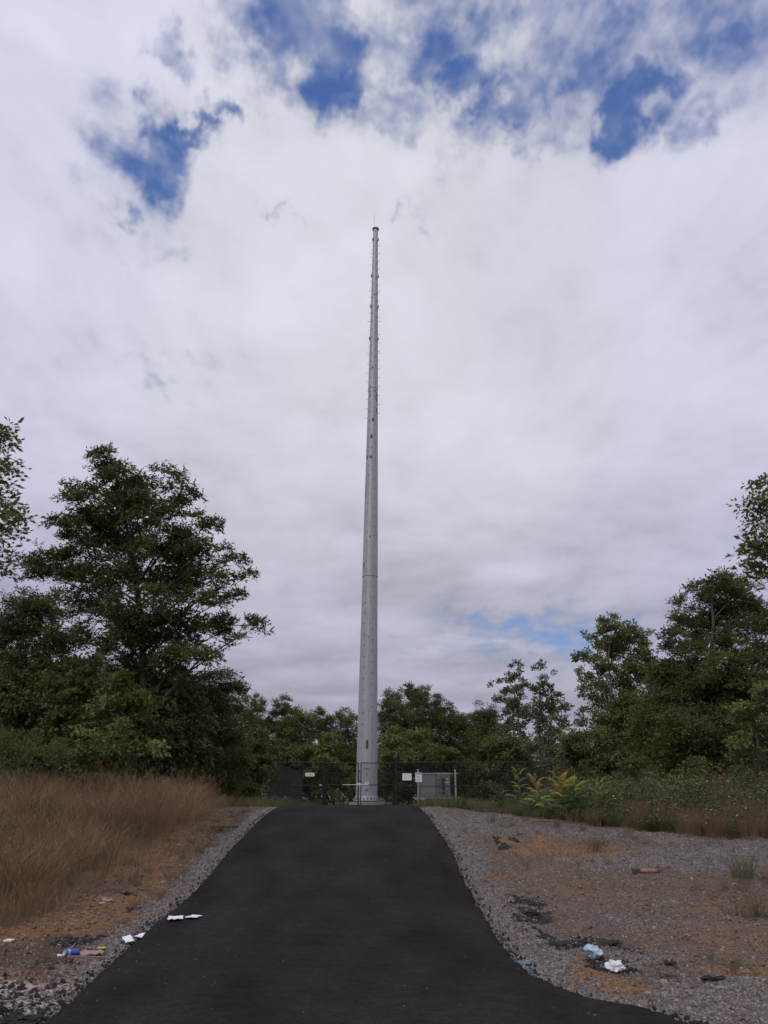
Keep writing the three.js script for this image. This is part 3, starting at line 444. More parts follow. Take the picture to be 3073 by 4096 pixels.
{ // broken clay pipe or timber on the right slope
  const x = 4.46, D = 14.34, t = thing('broken_timber', 'broken reddish timber block lying on the right gravel slope', 'timber', [x, onGround(x, -D) + 0.035, -D]);
  t.rotation.y = 0.08; t.scale.setScalar(0.66);
  part('block', lump(0.2, 31, 1, 2, 0.06).scale(1.5, 0.3, 0.35), std(rgb(0.30, 0.17, 0.12), 0.9), t); part('dark_end', box(0.2, 0.12, 0.13, -0.3, 0.0, 0, 0.02), std(rgb(0.09, 0.055, 0.045), 0.9), t); part('splintered_end', box(0.12, 0.09, 0.12, 0.32, 0.01, 0, 0.02), std(rgb(0.16, 0.085, 0.06), 0.9), t);
}
const plank = (label, x, D, l, w, h, turn, col) => place(single('weathered_plank', label, 'plank', box(l, h, w, 0, 0, 0, 0.008), std(col, 0.9), [x, onGround(x, -D) + h * 0.6, -D]), turn);
plank('short dark plank on the gravel near the far left road edge', -3.71, 19.4, 0.6, 0.16, 0.05, 0.05, rgb(0.09, 0.065, 0.05));
plank('thin pinkish stick lying below the blue can', -3.2, 9.42, 0.42, 0.035, 0.03, -0.1, rgb(0.2, 0.13, 0.115));
plank('long thin pale stick along the gravel beside the asphalt', -3.02, 9.2, 0.4, 0.012, 0.012, 0.95, rgb(0.38, 0.3, 0.22));
plank('brown root fragment at the asphalt edge bottom left', -2.56, 7.62, 0.3, 0.04, 0.05, 0.55, rgb(0.09, 0.06, 0.05));
plank('brown weathered board half buried in the right weeds edge', 3.95, 20.4, 0.7, 0.2, 0.04, 0.1, rgb(0.22, 0.13, 0.1));
const tar = std(rgb(0.018, 0.017, 0.018), 0.9), chunk = (label, x, D, r, seed, sx = 1, turn = 0) => place(single('asphalt_chunk', label, 'asphalt chunk', lump(r * 0.72, seed, 0.42, 3, 0.5).scale(sx, 1, 1), tar, [x, onGround(x, -D) + r * 0.2, -D], 'loose black asphalt pieces'), turn);
chunk('black asphalt lump on the right gravel heap', 3.05, 8.22, 0.085, 41, 1.7, 0.2);
chunk('black asphalt lump above the gravel heap on clay', 2.95, 9.12, 0.06, 42, 1.6, -0.3);
chunk('long flat black asphalt slab on the pale sand bottom left', -2.79, 6.98, 0.075, 43, 2.3, 0.3);
chunk('black asphalt piece in the lower right corner gravel', 3.38, 7.22, 0.07, 44, 1.8, -0.4);
chunk('dark asphalt clod right of the pale blue plastic', 2.4, 9.2, 0.06, 45, 1.5, 0.5);
chunk('dark asphalt clod behind the white plastic', 2.42, 8.98, 0.05, 46, 1.7, -0.2);
chunk('rounded dark clod highest on the right gravel near road', 2.02, 11.75, 0.1, 47, 1.5, 0.1);
chunk('flat dark clod beside the orange clay streak', 2.62, 10.2, 0.08, 48, 2.2, -0.6);
chunk('low dark clod nearest the blue paint marks', 2.12, 10.3, 0.08, 49, 2.2, -0.5);
chunk('dark clod at the edge of the tall brown grass left', -3.9, 13.0, 0.07, 50, 1.6, 0.4);
{ // survey paint sprayed on the stones
  const m = std(rgb(0.13, 0.24, 0.33), 0.9), r = rng(77);
  for (const [label, x, D, w, l, n] of [['upper blue survey paint mark on gravel beside the asphalt', 1.5, 9.3, 0.16, 0.12, 60], ['lower blue survey paint mark on gravel beside the asphalt', 1.56, 9.02, 0.14, 0.12, 70]]) {
    const g = []; for (let k = 0; k < n; k++) { const a = x + (r() + r() - 1) * w, b = D + (r() + r() - 1) * l, s = lump(0.007 + r() * 0.01, 900 + k, 0.5, 0, 0.3); s.translate(a, onGround(a, -b) + 0.008, -b); g.push(s); }
    const o = lit(new THREE.Mesh(join(g), m)); o.name = numbered('survey_paint_mark'); o.userData = { label, category: 'paint mark' }; scene.add(o);
  }
}
// ------------------------------------------------------------------ loose stones
function instanced(name, geometry, material, list, kind = 'stuff', parent = scene) {   // list of [Matrix4, Color]
  const o = new THREE.InstancedMesh(geometry, material, list.length); list.forEach(([m, c], i) => { o.setMatrixAt(i, m); o.setColorAt(i, c); });
  o.name = parent === scene ? numbered(name) : name; o.castShadow = o.receiveShadow = true; if (kind) o.userData.kind = kind; parent.add(o); return o;
}
const M4 = (x, y, z, q, sx, sy = sx, sz = sx) => new THREE.Matrix4().compose(V(x, y, z), q, V(sx, sy, sz));
const Q = (x, y, z) => new THREE.Quaternion().setFromEuler(new THREE.Euler(x, y, z));
{
  const r = rng(101), stone = lump(1, 61, 0.62, 1, 0.28), list = [], big = [];
  const tones = [[0.17, 0.15, 0.145], [0.21, 0.186, 0.178], [0.13, 0.113, 0.108], [0.15, 0.115, 0.095], [0.27, 0.245, 0.23], [0.09, 0.08, 0.08], [0.16, 0.137, 0.125]];
  while (list.length < 78000) {
    const D = 6.2 + 19 * Math.pow(r(), 1.7), x = r() < 0.36 ? along(LEFT, D) - 0.02 - Math.pow(r(), 1.5) * 1.5 : along(RIGHT, D) + 0.01 + Math.pow(r(), 1.25) * 7;
    const m = made(x, D); if (m.wild > 0.6 || m.e < 0.0) continue;
    const want = 0.06 + 0.94 * m.gravel * (1 - 0.75 * m.clay) * (1 - 0.93 * m.sand) * (1 - 0.7 * m.dark); if (r() > want) continue;
    const s = 0.005 + 0.010 * Math.pow(r(), 1.8) + (r() > 0.985 ? 0.012 * r() : 0) + D * 0.00012, c = tones[Math.floor(r() * tones.length)], k = 0.85 + r() * 0.3;
    list.push([M4(x, onGround(x, -D) + s * 0.25, -D, Q(r() * 0.8, r() * 6.3, r() * 0.8), s * (0.8 + r() * 0.6), s * (0.8 + 0.4 * r()), s), rgb(c[0] * k, c[1] * k, c[2] * k)]);
  }
  for (let k = 0; k < 170; k++) { const D = 6.8 + 15 * Math.pow(r(), 1.4), x = lerp(roadL(D) + 0.1, roadR(D) - 0.05, r() < 0.5 ? Math.pow(r(), 2.5) : r()), s = 0.002 + r() * 0.004; list.push([M4(x, roadY(x, D) + s * 0.3, -D, Q(r(), r() * 6, r()), s), rgb(0.2, 0.185, 0.17)]); }
  instanced('loose_gravel', stone, std(0xffffff, 0.92), list).userData.label = 'grey crushed stone along both sides of the driveway';
  // clods of clay and crumbs of asphalt
  const crumbs = [];
  while (crumbs.length < 9000) {
    const D = 6.4 + 18 * Math.pow(r(), 1.5), x = r() < 0.4 ? along(LEFT, D) - 0.05 - r() * 2 : along(RIGHT, D) + 0.05 + r() * 6, m = made(x, D); if (m.wild > 0.7) continue;
    const kind = r() < m.dark * 1.2 + m.sand * 0.6 ? [0.022, 0.02, 0.02] : r() < m.clay ? [0.2, 0.115, 0.062] : r() < 0.25 ? [0.13, 0.085, 0.06] : null; if (!kind) continue;
    const s = 0.006 + 0.022 * Math.pow(r(), 2.2), k = 0.8 + 0.4 * r(); crumbs.push([M4(x, onGround(x, -D) + s * 0.25, -D, Q(r(), r() * 6.3, r()), s * 1.2, s * 0.8, s), rgb(kind[0] * k, kind[1] * k, kind[2] * k)]);
  }
  for (let k = 0; k < 1700; k++) { const D = 6.4 + 18 * Math.pow(r(), 1.6), left = r() < 0.5, x = left ? roadL(D) + 0.03 - Math.pow(r(), 2) * 0.16 : roadR(D) - 0.03 + Math.pow(r(), 2) * 0.16, s = 0.006 + 0.014 * r() * r(); crumbs.push([M4(x, onGround(x, -D) + 0.02 + s * 0.2, -D, Q(r(), r() * 6.3, r()), s * 1.2, s, s), rgb(0.02, 0.0185, 0.0185)]); }
  instanced('soil_crumbs', lump(1, 63, 0.7, 1, 0.35), std(0xffffff, 0.95), crumbs).userData.label = 'clay clods and asphalt crumbs scattered on bare soil';
  // larger single stones
  const rocks = [[-4.05, 12.55, 0.1, 'flat pale stone at the foot of the brown grass'], [-3.02, 9.78, 0.035, 'small pale stone under the folded white paper'], [-3.05, 8.95, 0.03, 'pale stone on the left gravel near the road edge'], [-3.6, 13.9, 0.05, 'buff stone on the clay strip left of the road'], [-4.1, 16.8, 0.07, 'pale buff rock on the upper clay strip'], [3.62, 10.4, 0.045, 'pinkish stone on the right slope below the timber'], [3.4, 10.9, 0.04, 'pale flat stone above the pinkish one on right slope'], [2.62, 8.3, 0.05, 'light grey rock left of the black lump on gravel heap'], [2.95, 7.8, 0.05, 'pale rock on the front of the gravel heap'], [3.35, 7.6, 0.045, 'white flecked rock at the right end of gravel heap'], [2.3, 7.75, 0.04, 'buff rock by the asphalt corner lower right'], [4.2, 12.4, 0.05, 'greyish rock midway up the right slope'], [1.66, 11.5, 0.035, 'pale green stone close to the right asphalt edge'], [5.6, 13.6, 0.06, 'brown rock below the spread gravel on the right']];
  rocks.forEach(([x, D, s, label], k) => place(single('loose_rock', label, 'rock', lump(s * 0.8, 500 + k, 0.5, 2, 0.4), std(k % 3 ? rgb(0.25, 0.22, 0.2) : rgb(0.28, 0.225, 0.19), 0.9), [x, onGround(x, -D) + s * 0.2, -D], 'single stones on the bare ground'), k * 1.7));
}

// ------------------------------------------------------------------ grass and weeds
function tuft(seed, blades, height, spread, width, bend, heads = false) {
  const r = rng(seed), pos = [], idx = [];
  for (let b = 0; b < blades; b++) {
    const a = r() * 6.283, rad = Math.sqrt(r()) * spread * 0.35, h = height * (0.55 + 0.45 * r()), lean = spread * (0.25 + r()), w = width * (0.7 + 0.6 * r()), bx = Math.cos(a) * rad, bz = Math.sin(a) * rad, dir = a + (r() - 0.5) * 1.6, face = r() * 3.14, curl = bend * r(), n = 4, base = pos.length / 3;
    for (let i = 0; i <= n; i++) { const t = i / n, out = lean * t * t * (0.5 + 0.5 * t), y = h * (t - curl * t * t * t * 0.45), k = i === n ? 0.1 : 1 - 0.6 * t, cx = bx + Math.cos(dir) * out, cz = bz + Math.sin(dir) * out; pos.push(cx - Math.cos(face) * w * k * 0.5, y, cz - Math.sin(face) * w * k * 0.5, cx + Math.cos(face) * w * k * 0.5, y, cz + Math.sin(face) * w * k * 0.5); if (i) { const q = base + i * 2; idx.push(q - 2, q - 1, q, q, q - 1, q + 1); } }
    if (heads && r() < 0.5) { const q = pos.length / 3 - 2, tx = pos[q * 3], ty = pos[q * 3 + 1], tz = pos[q * 3 + 2]; for (let k = 0; k < 5; k++) { const s = 0.022, px = tx + (r() - 0.5) * 0.05, py = ty - k * 0.025, pz = tz + (r() - 0.5) * 0.05, j = pos.length / 3; pos.push(px, py, pz, px + s * (r() - 0.5), py + s, pz + s * (r() - 0.5), px + s, py + s * 0.4, pz + s * (r() - 0.5)); idx.push(j, j + 1, j + 2); } }
  }
  const g = new THREE.BufferGeometry(); g.setAttribute('position', new THREE.Float32BufferAttribute(pos, 3)); g.setIndex(idx); const q = g.toNonIndexed(); q.computeVertexNormals(); return q;
}
function weedStem(seed, stems, height, leafLen, leafWid, flowers = 0) {
  const r = rng(seed), pos = [];
  const tri = (a, b, c) => pos.push(a.x, a.y, a.z, b.x, b.y, b.z, c.x, c.y, c.z);
  for (let s = 0; s < stems; s++) {
    const a = r() * 6.28, lean = 0.12 + 0.2 * r(), h = height * (0.6 + 0.4 * r()), p = (t) => V(Math.cos(a) * (0.06 + lean * t * t), h * t, Math.sin(a) * (0.06 + lean * t * t));
    for (let i = 0; i < 4; i++) { const q = p(i / 4), w = p((i + 1) / 4), k = 0.004; tri(V(q.x - k, q.y, q.z), V(q.x + k, q.y, q.z), w); tri(V(q.x, q.y, q.z - k), V(q.x, q.y, q.z + k), w); }
    const leaves = Math.round(9 + 5 * r());
    for (let l = 0; l < leaves; l++) { const t = 0.12 + 0.88 * l / leaves, b = p(t), d = l * 2.4 + r(), n = leafLen * (1.1 - 0.55 * t) * (0.7 + 0.6 * r()), up = 0.25 + 0.5 * r(), tip = V(b.x + Math.cos(d) * n, b.y + n * up, b.z + Math.sin(d) * n), m = V((b.x + tip.x) / 2, (b.y + tip.y) / 2 + n * 0.12, (b.z + tip.z) / 2), sx = -Math.sin(d) * leafWid, sz = Math.cos(d) * leafWid; tri(b, V(m.x + sx, m.y - leafWid * 0.3, m.z + sz), tip); tri(b, tip, V(m.x - sx, m.y - leafWid * 0.3, m.z - sz)); }
  }
  const g = new THREE.BufferGeometry(); g.setAttribute('position', new THREE.Float32BufferAttribute(pos, 3)); g.computeVertexNormals(); return g;
}
const blade = new THREE.MeshPhysicalMaterial({ color: 0xffffff, roughness: 0.9, transmission: 0.25, thickness: 0, specularIntensity: 0.3 });
const leafMat = new THREE.MeshPhysicalMaterial({ color: 0xffffff, roughness: 0.75, transmission: 0.4, thickness: 0, specularIntensity: 0.5 });
const mixc = (a, b, t, k = 1) => rgb(lerp(a[0], b[0], t) * k, lerp(a[1], b[1], t) * k, lerp(a[2], b[2], t) * k);
{
  const r = rng(201), dry = [[], [], []], green = [], greyw = [];
  const edgeX = (D) => along([[6, -5.6], [10, -5.1], [11, -4.85], [12.2, -4.55], [13.7, -4.65], [15, -4.3], [16.6, -4.55], [19.1, -4.4], [23.3, -4.8], [26, -5]], D) + n2(D * 1.3, 70) * 0.16;
  for (let k = 0; k < 620; k++) {   // grass stands in clumps of their own height and colour
    const D0 = 9.2 + 16.5 * r(), into0 = Math.pow(r(), 1.2) * 7.5, x0 = edgeX(D0) - into0; if (x0 < -D0 * 0.56 - 1.2) continue;
    const clumpy = fbm(n2b, x0 * 0.7, D0 * 0.7, 3), rim = sstep(-0.1, 0.9, into0 + clumpy * 0.4), size = (0.36 + 0.36 * rim) * (0.7 + 0.55 * r()) * (1 + 0.4 * clumpy), dust = clamp(r() * 0.8 + clumpy * 0.4), n = Math.round((4 + 7 * r()) * (0.5 + 0.5 * rim)), spreadR = 0.16 + 0.22 * r();
    const leafy = r() < sstep(1.6, 3.6, into0 + clumpy) * sstep(21, 12, D0) * 0.55;
    for (let j = 0; j < n; j++) {
      const a = r() * 6.283, q = Math.sqrt(r()) * spreadR, x = x0 + Math.cos(a) * q, D = D0 + Math.sin(a) * q, y = onGround(x, -D), s = size * (0.75 + 0.45 * r());
      if (leafy) { green.push([M4(x, y, -D, Q(0, r() * 6.3, 0), s * 0.85), mixc([0.09, 0.105, 0.04], [0.17, 0.17, 0.075], r())]); continue; }
      dry[(k + j) % 3].push([M4(x, y - 0.02, -D, Q((r() - 0.5) * 0.3, r() * 6.3, (r() - 0.5) * 0.3), s, s * (0.9 + 0.3 * r()), s), mixc([0.15, 0.088, 0.047], [0.42, 0.29, 0.17], clamp(dust * 0.5 + Math.pow(r(), 1.5) * 0.7))]);
    }
  }
  dry.forEach((l, i) => { instanced('dry_grass', tuft(210 + i, 20, 1.12, 0.72, 0.0085, 0.9, i === 1), blade, l).userData.label = ['tall tan broom grass left of the driveway', 'tall seeding brown grass left of the driveway', 'tall reddish dry grass left of the driveway'][i]; });
  instanced('green_weeds', weedStem(215, 5, 0.95, 0.17, 0.022), leafMat, green).userData.label = 'green weeds mixed into the tall grass on the left';
  // short sparse tufts on the bare strips
  const sparse = [];
  for (let k = 0; k < 900; k++) { const left = r() < 0.55, D = 8 + 15 * r(), x = left ? lerp(edgeX(D) + 0.15, along(LEFT, D) - 0.35, Math.pow(r(), 1.3)) : along(RIGHT, D) + 0.5 + r() * 6, m = made(x, D); if (m.wild > 0.8 || fbm(n2, x * 0.8 + 30, D * 0.8, 2) < (left ? -0.05 : 0.16) || m.clay > 0.75) continue; const s = left ? 0.10 + 0.16 * r() * r() : 0.1 + 0.22 * r() * r() + (r() > 0.95 ? 0.15 : 0); sparse.push([M4(x, onGround(x, -D), -D, Q(0, r() * 6.3, 0), s * 1.3, s, s * 1.3), r() < 0.45 ? mixc([0.10, 0.10, 0.045], [0.13, 0.12, 0.06], r()) : mixc([0.15, 0.105, 0.06], [0.22, 0.16, 0.10], r())]); }
  for (const [x, D, h, n] of [[3.95, 16, 0.42, 7], [4.2, 16.4, 0.35, 5], [2.9, 19.4, 0.3, 6], [2.6, 20.3, 0.35, 6], [3.9, 19.4, 0.42, 6], [4.4, 18.6, 0.3, 5], [5.9, 14.0, 0.5, 8], [6.3, 13.6, 0.55, 9], [5.4, 13.2, 0.35, 6], [4.9, 11.6, 0.45, 8], [4.5, 10.0, 0.4, 6], [4.6, 9.3, 0.5, 8], [3.6, 9.2, 0.2, 5], [3.5, 8.85, 0.22, 6], [5.2, 16.9, 0.3, 6], [4.9, 17.3, 0.28, 5], [6.6, 16.6, 0.3, 6], [3.2, 14.2, 0.18, 4], [2.4, 15.2, 0.16, 4]]) for (let k = 0; k < n; k++) { const a = x + (r() - 0.5) * 0.4, b = D + (r() - 0.5) * 0.4, s = h * (0.6 + 0.5 * r()); sparse.push([M4(a, onGround(a, -b), -b, Q(0, r() * 6.3, 0), s * 0.7, s, s * 0.7), r() < 0.4 ? mixc([0.09, 0.105, 0.045], [0.14, 0.14, 0.06], r()) : mixc([0.15, 0.10, 0.055], [0.26, 0.185, 0.11], r())]); }
  instanced('sparse_grass', tuft(230, 24, 1, 0.75, 0.016, 0.5), blade, sparse).userData.label = 'short thin grass tufts on the bare strips';
  // right hand weeds behind the lip
  const wg = [[], []], wd = [[], []], flowers = [], lowg = [];
  for (let k = 0; k < 1700; k++) {
    const x0 = 1.5 + 11.5 * Math.pow(r(), 0.9), into0 = Math.pow(r(), 1.5) * 9, D0 = weedLine(x0) + 0.1 + into0; if (x0 > D0 * 0.58 + 1 || D0 > 41) continue;
    const c = fbm(n2, x0 * 0.5 + 90, D0 * 0.4, 3), rightness = sstep(3.5, 8.5, x0), tall = sstep(0, 2.6, into0), size = (0.25 + 0.26 * tall + 0.36 * rightness * (0.4 + 0.6 * tall)) * (0.6 + 0.7 * r()) * (1 + 0.4 * c) * lerp(0.62, 1, sstep(3.2, 5.6, x0));
    const dry = r() < clamp(0.3 + c * 0.9 + 0.4 * rightness * sstep(1.6, 0.2, into0) - 0.2 * (1 - rightness)), n = 2 + Math.round(5 * r()), spreadR = 0.12 + 0.2 * r(), fine = r() < 0.5 ? 0 : 1, hue = r();
    for (let j = 0; j < n; j++) {
      const a = r() * 6.283, q = Math.sqrt(r()) * spreadR, x = x0 + Math.cos(a) * q, D = D0 + Math.sin(a) * q, y = onGround(x, -D), s = size * (0.75 + 0.5 * r()), m = M4(x, y, -D, Q((r() - 0.5) * 0.35, r() * 6.3, (r() - 0.5) * 0.35), s);
      if (dry) wd[fine].push([m, mixc([0.15, 0.088, 0.055], [0.3, 0.2, 0.12], clamp(hue * 0.5 + r() * 0.5))]); else wg[fine].push([m, mixc([0.06, 0.085, 0.025], [0.17, 0.19, 0.06], clamp(hue * 0.6 + r() * 0.4))]);
      if (rightness > 0.3 && r() < 0.22) flowers.push([M4(x + (r() - 0.5) * 0.3, y + s * (0.8 + 0.45 * r()), -D + (r() - 0.5) * 0.3, Q(r() * 0.6, r() * 6, r() * 0.6), 0.008 + 0.011 * r()), mixc([0.3, 0.29, 0.22], [0.46, 0.46, 0.38], r())]);
    }
  }
  for (let k = 0; k < 1500; k++) { const D = 33 + 10 * r(), x = -4.2 - 8 * r(); lowg.push([M4(x, onGround(x, -D), -D, Q(0, r() * 6.3, 0), 0.35 + 0.3 * r()), mixc([0.08, 0.10, 0.035], [0.17, 0.15, 0.07], r())]); }
  for (let k = 0; k < 900; k++) { const D = 25.5 + 15 * r(), x = r() < 0.5 ? 1.3 + r() * 4 : -3.5 - r() * 3; lowg.push([M4(x, onGround(x, -D), -D, Q(0, r() * 6.3, 0), 0.25 + 0.25 * r()), mixc([0.10, 0.12, 0.04], [0.2, 0.17, 0.08], r())]); }
  wg.forEach((l, i) => { instanced('green_weeds', weedStem(240 + i, 8, 1.1, i ? 0.085 : 0.12, i ? 0.014 : 0.022), leafMat, l).userData.label = i ? 'fine leaved green weeds along the right gravel lip' : 'broad leaved green weeds along the right gravel lip'; });
  wd.forEach((l, i) => { instanced('dry_grass', tuft(250 + i, 18, 1.1, 0.5, 0.009, 0.4, i === 0), blade, l).userData.label = i ? 'reddish dry grass among the right weeds' : 'seeding dry grass among the right weeds'; });
  instanced('low_grass', tuft(260, 22, 1, 0.6, 0.016, 0.4), blade, lowg).userData.label = 'low green grass round the fence and the far road edges';
  const fl = []; for (let k = 0; k < 5; k++) { const a = k * 1.2566; fl.push(new THREE.CircleGeometry(0.55, 5).rotateX(-1.2).translate(Math.cos(a) * 0.6, 0, Math.sin(a) * 0.6)); }
  instanced('wild_flowers', join(fl), std(0xffffff, 0.8), flowers).userData.label = 'tiny pale flower heads over the right weeds';
}
{ // sumac-like saplings with feathered yellow green fronds
  const leaflet = (l, w) => { const g = new THREE.BufferGeometry(); g.setAttribute('position', new THREE.Float32BufferAttribute([0, 0, 0, w, 0.012, l * 0.45, 0, -0.01, l, 0, 0, 0, 0, -0.01, l, -w, 0.012, l * 0.45], 3)); return g; };
  const frondShape = (seed, n = 11, len = 0.55) => {
    const r = rng(seed), list = [], at = (t) => V(0, 0.28 * len * Math.sin(t * 2.2) - 0.12 * len * t * t, len * t);
    list.push(tube([0, 0.25, 0.5, 0.75, 1].map(at), [0.006, 0.005, 0.004, 0.003, 0.001], 4));
    for (let k = 1; k <= n; k++) { const t = 0.12 + 0.88 * k / n, p = at(t), l = len * 0.30 * Math.sin(Math.PI * (0.25 + 0.68 * t)) * (0.85 + 0.3 * r()); for (const s of [-1, 1]) { const g = leaflet(l, l * 0.15); g.rotateX(0.25 + 0.2 * r()); g.rotateY(s * (1.15 - 0.3 * t)); g.translate(p.x, p.y, p.z); list.push(g); } }
    list.push(leaflet(len * 0.2, len * 0.03).translate(0, at(1).y, at(1).z));
    return join(list);
  };
  const shapes = [frondShape(301), frondShape(302, 9, 0.45), frondShape(303, 12, 0.62)];
  const mats = { lime: [0.36, 0.40, 0.05], gold: [0.47, 0.40, 0.05], green: [0.12, 0.2, 0.04], deep: [0.06, 0.105, 0.03] };
  for (const k of Object.keys(mats)) { const m = leafMat.clone(); m.color = rgb(...mats[k]); mats[k] = m; }
  const bark = std(rgb(0.13, 0.12, 0.06), 0.8);
  const grow = (label, x, D, h, n, tone, under, seed, wide = 1) => {
    const r = rng(seed), y = onGround(x, -D), t = thing('sumac_sapling', label, 'sapling', [x, y, -D], 'yellow green feathery saplings');
    part('stem', tube([V(0, -0.05, 0), V(0.03, h * 0.5, 0), V(0.01, h, 0)], [0.014, 0.011, 0.006], 6), bark, t);
    for (let k = 0; k < n; k++) { const q = k / (n - 1), f = part('frond', shapes[k % 3], q > 0.3 ? mats[tone] : mats[under], t); f.position.set(0.02 * (r() - 0.5), h * (0.35 + 0.64 * q), 0); f.rotation.set(-0.75 * q + 0.15, k * 2.4 + r() * 0.5, 0, 'YXZ'); f.scale.setScalar((1 - 0.35 * q) * (0.8 + 0.4 * r()) * wide); }
    return t;
  };
  grow('tall thin yellow green sapling in front of the fence right post', 3.72, 22.6, 1.22, 13, 'lime', 'green', 311, 0.75);
  grow('bright yellow sapling with stacked fronds beside the fence right post', 4.06, 21.8, 0.98, 14, 'gold', 'lime', 312, 0.8);
  grow('low yellow sprout at the feet of the stacked frond sapling', 4.35, 21.3, 0.5, 8, 'gold', 'lime', 313, 0.5);
  grow('broad flat topped golden sapling below the fence corner', 4.55, 21.2, 1.0, 16, 'gold', 'green', 314, 1);
  grow('lime sapling joining the broad golden one on its right', 4.85, 21.3, 0.95, 16, 'lime', 'green', 315, 1);
  grow('dark green sapling under the broad golden one', 4.72, 20.8, 0.72, 16, 'deep', 'deep', 316, 1);
  grow('small lime sapling right of the fence corner', 5.65, 21.5, 1.02, 12, 'lime', 'green', 317, 0.85);
  grow('greener sapling amid weeds right of the small lime one', 6.15, 21.3, 0.9, 12, 'green', 'deep', 318, 0.9);
  grow('deep green bushy sapling low beside the meter cabinet weeds', 3.2, 23.2, 0.62, 14, 'deep', 'deep', 319, 0.9);
}

// ------------------------------------------------------------------ trees and shrubs
function spray(seed, { n, len, wid, radius, twigs = 4, droop = 0.1, up = 0.3 }) {   // a few twigs with leaves along them
  const r = rng(seed), pos = [];
  const tri = (a, b, c) => pos.push(a.x, a.y, a.z, b.x, b.y, b.z, c.x, c.y, c.z);
  for (let t = 0; t < twigs; t++) {
    const a = t / twigs * 6.283 + r(), e = up + (r() - 0.4) * 1.1, d = V(Math.cos(a) * Math.cos(e), Math.sin(e), Math.sin(a) * Math.cos(e)), L = radius * (0.7 + 0.5 * r()), at = (s) => V(d.x * L * s, d.y * L * s - droop * L * s * s, d.z * L * s);
    const k = 0.005, q = at(0), w = at(1); tri(V(q.x - k, q.y, q.z), V(q.x + k, q.y, q.z), w); tri(V(q.x, q.y - k, q.z), V(q.x, q.y + k, q.z), w);
    const m = Math.max(2, Math.round(n / twigs));
    for (let l = 0; l < m; l++) {
      const s = 0.25 + 0.8 * (l + r() * 0.5) / m, b = at(s), dir = V(d.x * 0.6 + (r() - 0.5) * 1.5, d.y * 0.5 + (r() - 0.55) * 1.1, d.z * 0.6 + (r() - 0.5) * 1.5).normalize(), side = V(r() - 0.5, r() - 0.5, r() - 0.5).cross(dir).normalize(), nor = side.clone().cross(dir), g = len * (0.7 + 0.6 * r()), h = wid * 0.5 * (0.8 + 0.4 * r());
      const tip = b.clone().addScaledVector(dir, g), mid = b.clone().addScaledVector(dir, g * 0.45).addScaledVector(nor, h * 0.35);
      tri(b, mid.clone().addScaledVector(side, h), tip); tri(b, tip, mid.clone().addScaledVector(side, -h));
    }
  }
  const g = new THREE.BufferGeometry(); g.setAttribute('position', new THREE.Float32BufferAttribute(pos, 3)); g.computeVertexNormals(); return g;
}
const LEAF = {
  oak: { n: 20, len: 0.15, wid: 0.06, radius: 0.34, twigs: 5, droop: 0.1, up: 0.25 }, elm: { n: 20, len: 0.11, wid: 0.055, radius: 0.36, twigs: 4, droop: 0.35, up: 0.15 }, maple: { n: 14, len: 0.15, wid: 0.12, radius: 0.36, twigs: 4, droop: 0.15, up: 0.3 },
  poplar: { n: 13, len: 0.115, wid: 0.105, radius: 0.27, twigs: 3, droop: 0.05, up: 0.6 }, willow: { n: 26, len: 0.14, wid: 0.022, radius: 0.36, twigs: 5, droop: 0.2, up: 0.7 }, cedar: { n: 34, len: 0.12, wid: 0.04, radius: 0.3, twigs: 6, droop: -0.1, up: 0.8 },
};
const SPRAYS = {}; for (const k of Object.keys(LEAF)) SPRAYS[k] = [0, 1].map((i) => spray(400 + i * 17 + k.length * 31 + k.charCodeAt(0), LEAF[k]));
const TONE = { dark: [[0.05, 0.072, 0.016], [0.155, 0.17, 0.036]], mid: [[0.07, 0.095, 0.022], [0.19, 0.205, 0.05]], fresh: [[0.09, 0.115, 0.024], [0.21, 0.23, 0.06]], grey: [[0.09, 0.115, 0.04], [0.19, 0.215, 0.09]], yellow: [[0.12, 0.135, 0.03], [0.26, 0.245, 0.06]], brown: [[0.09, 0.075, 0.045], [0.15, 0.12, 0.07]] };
const BARK = [std(rgb(0.10, 0.085, 0.07), 0.95), std(rgb(0.17, 0.155, 0.13), 0.95)];
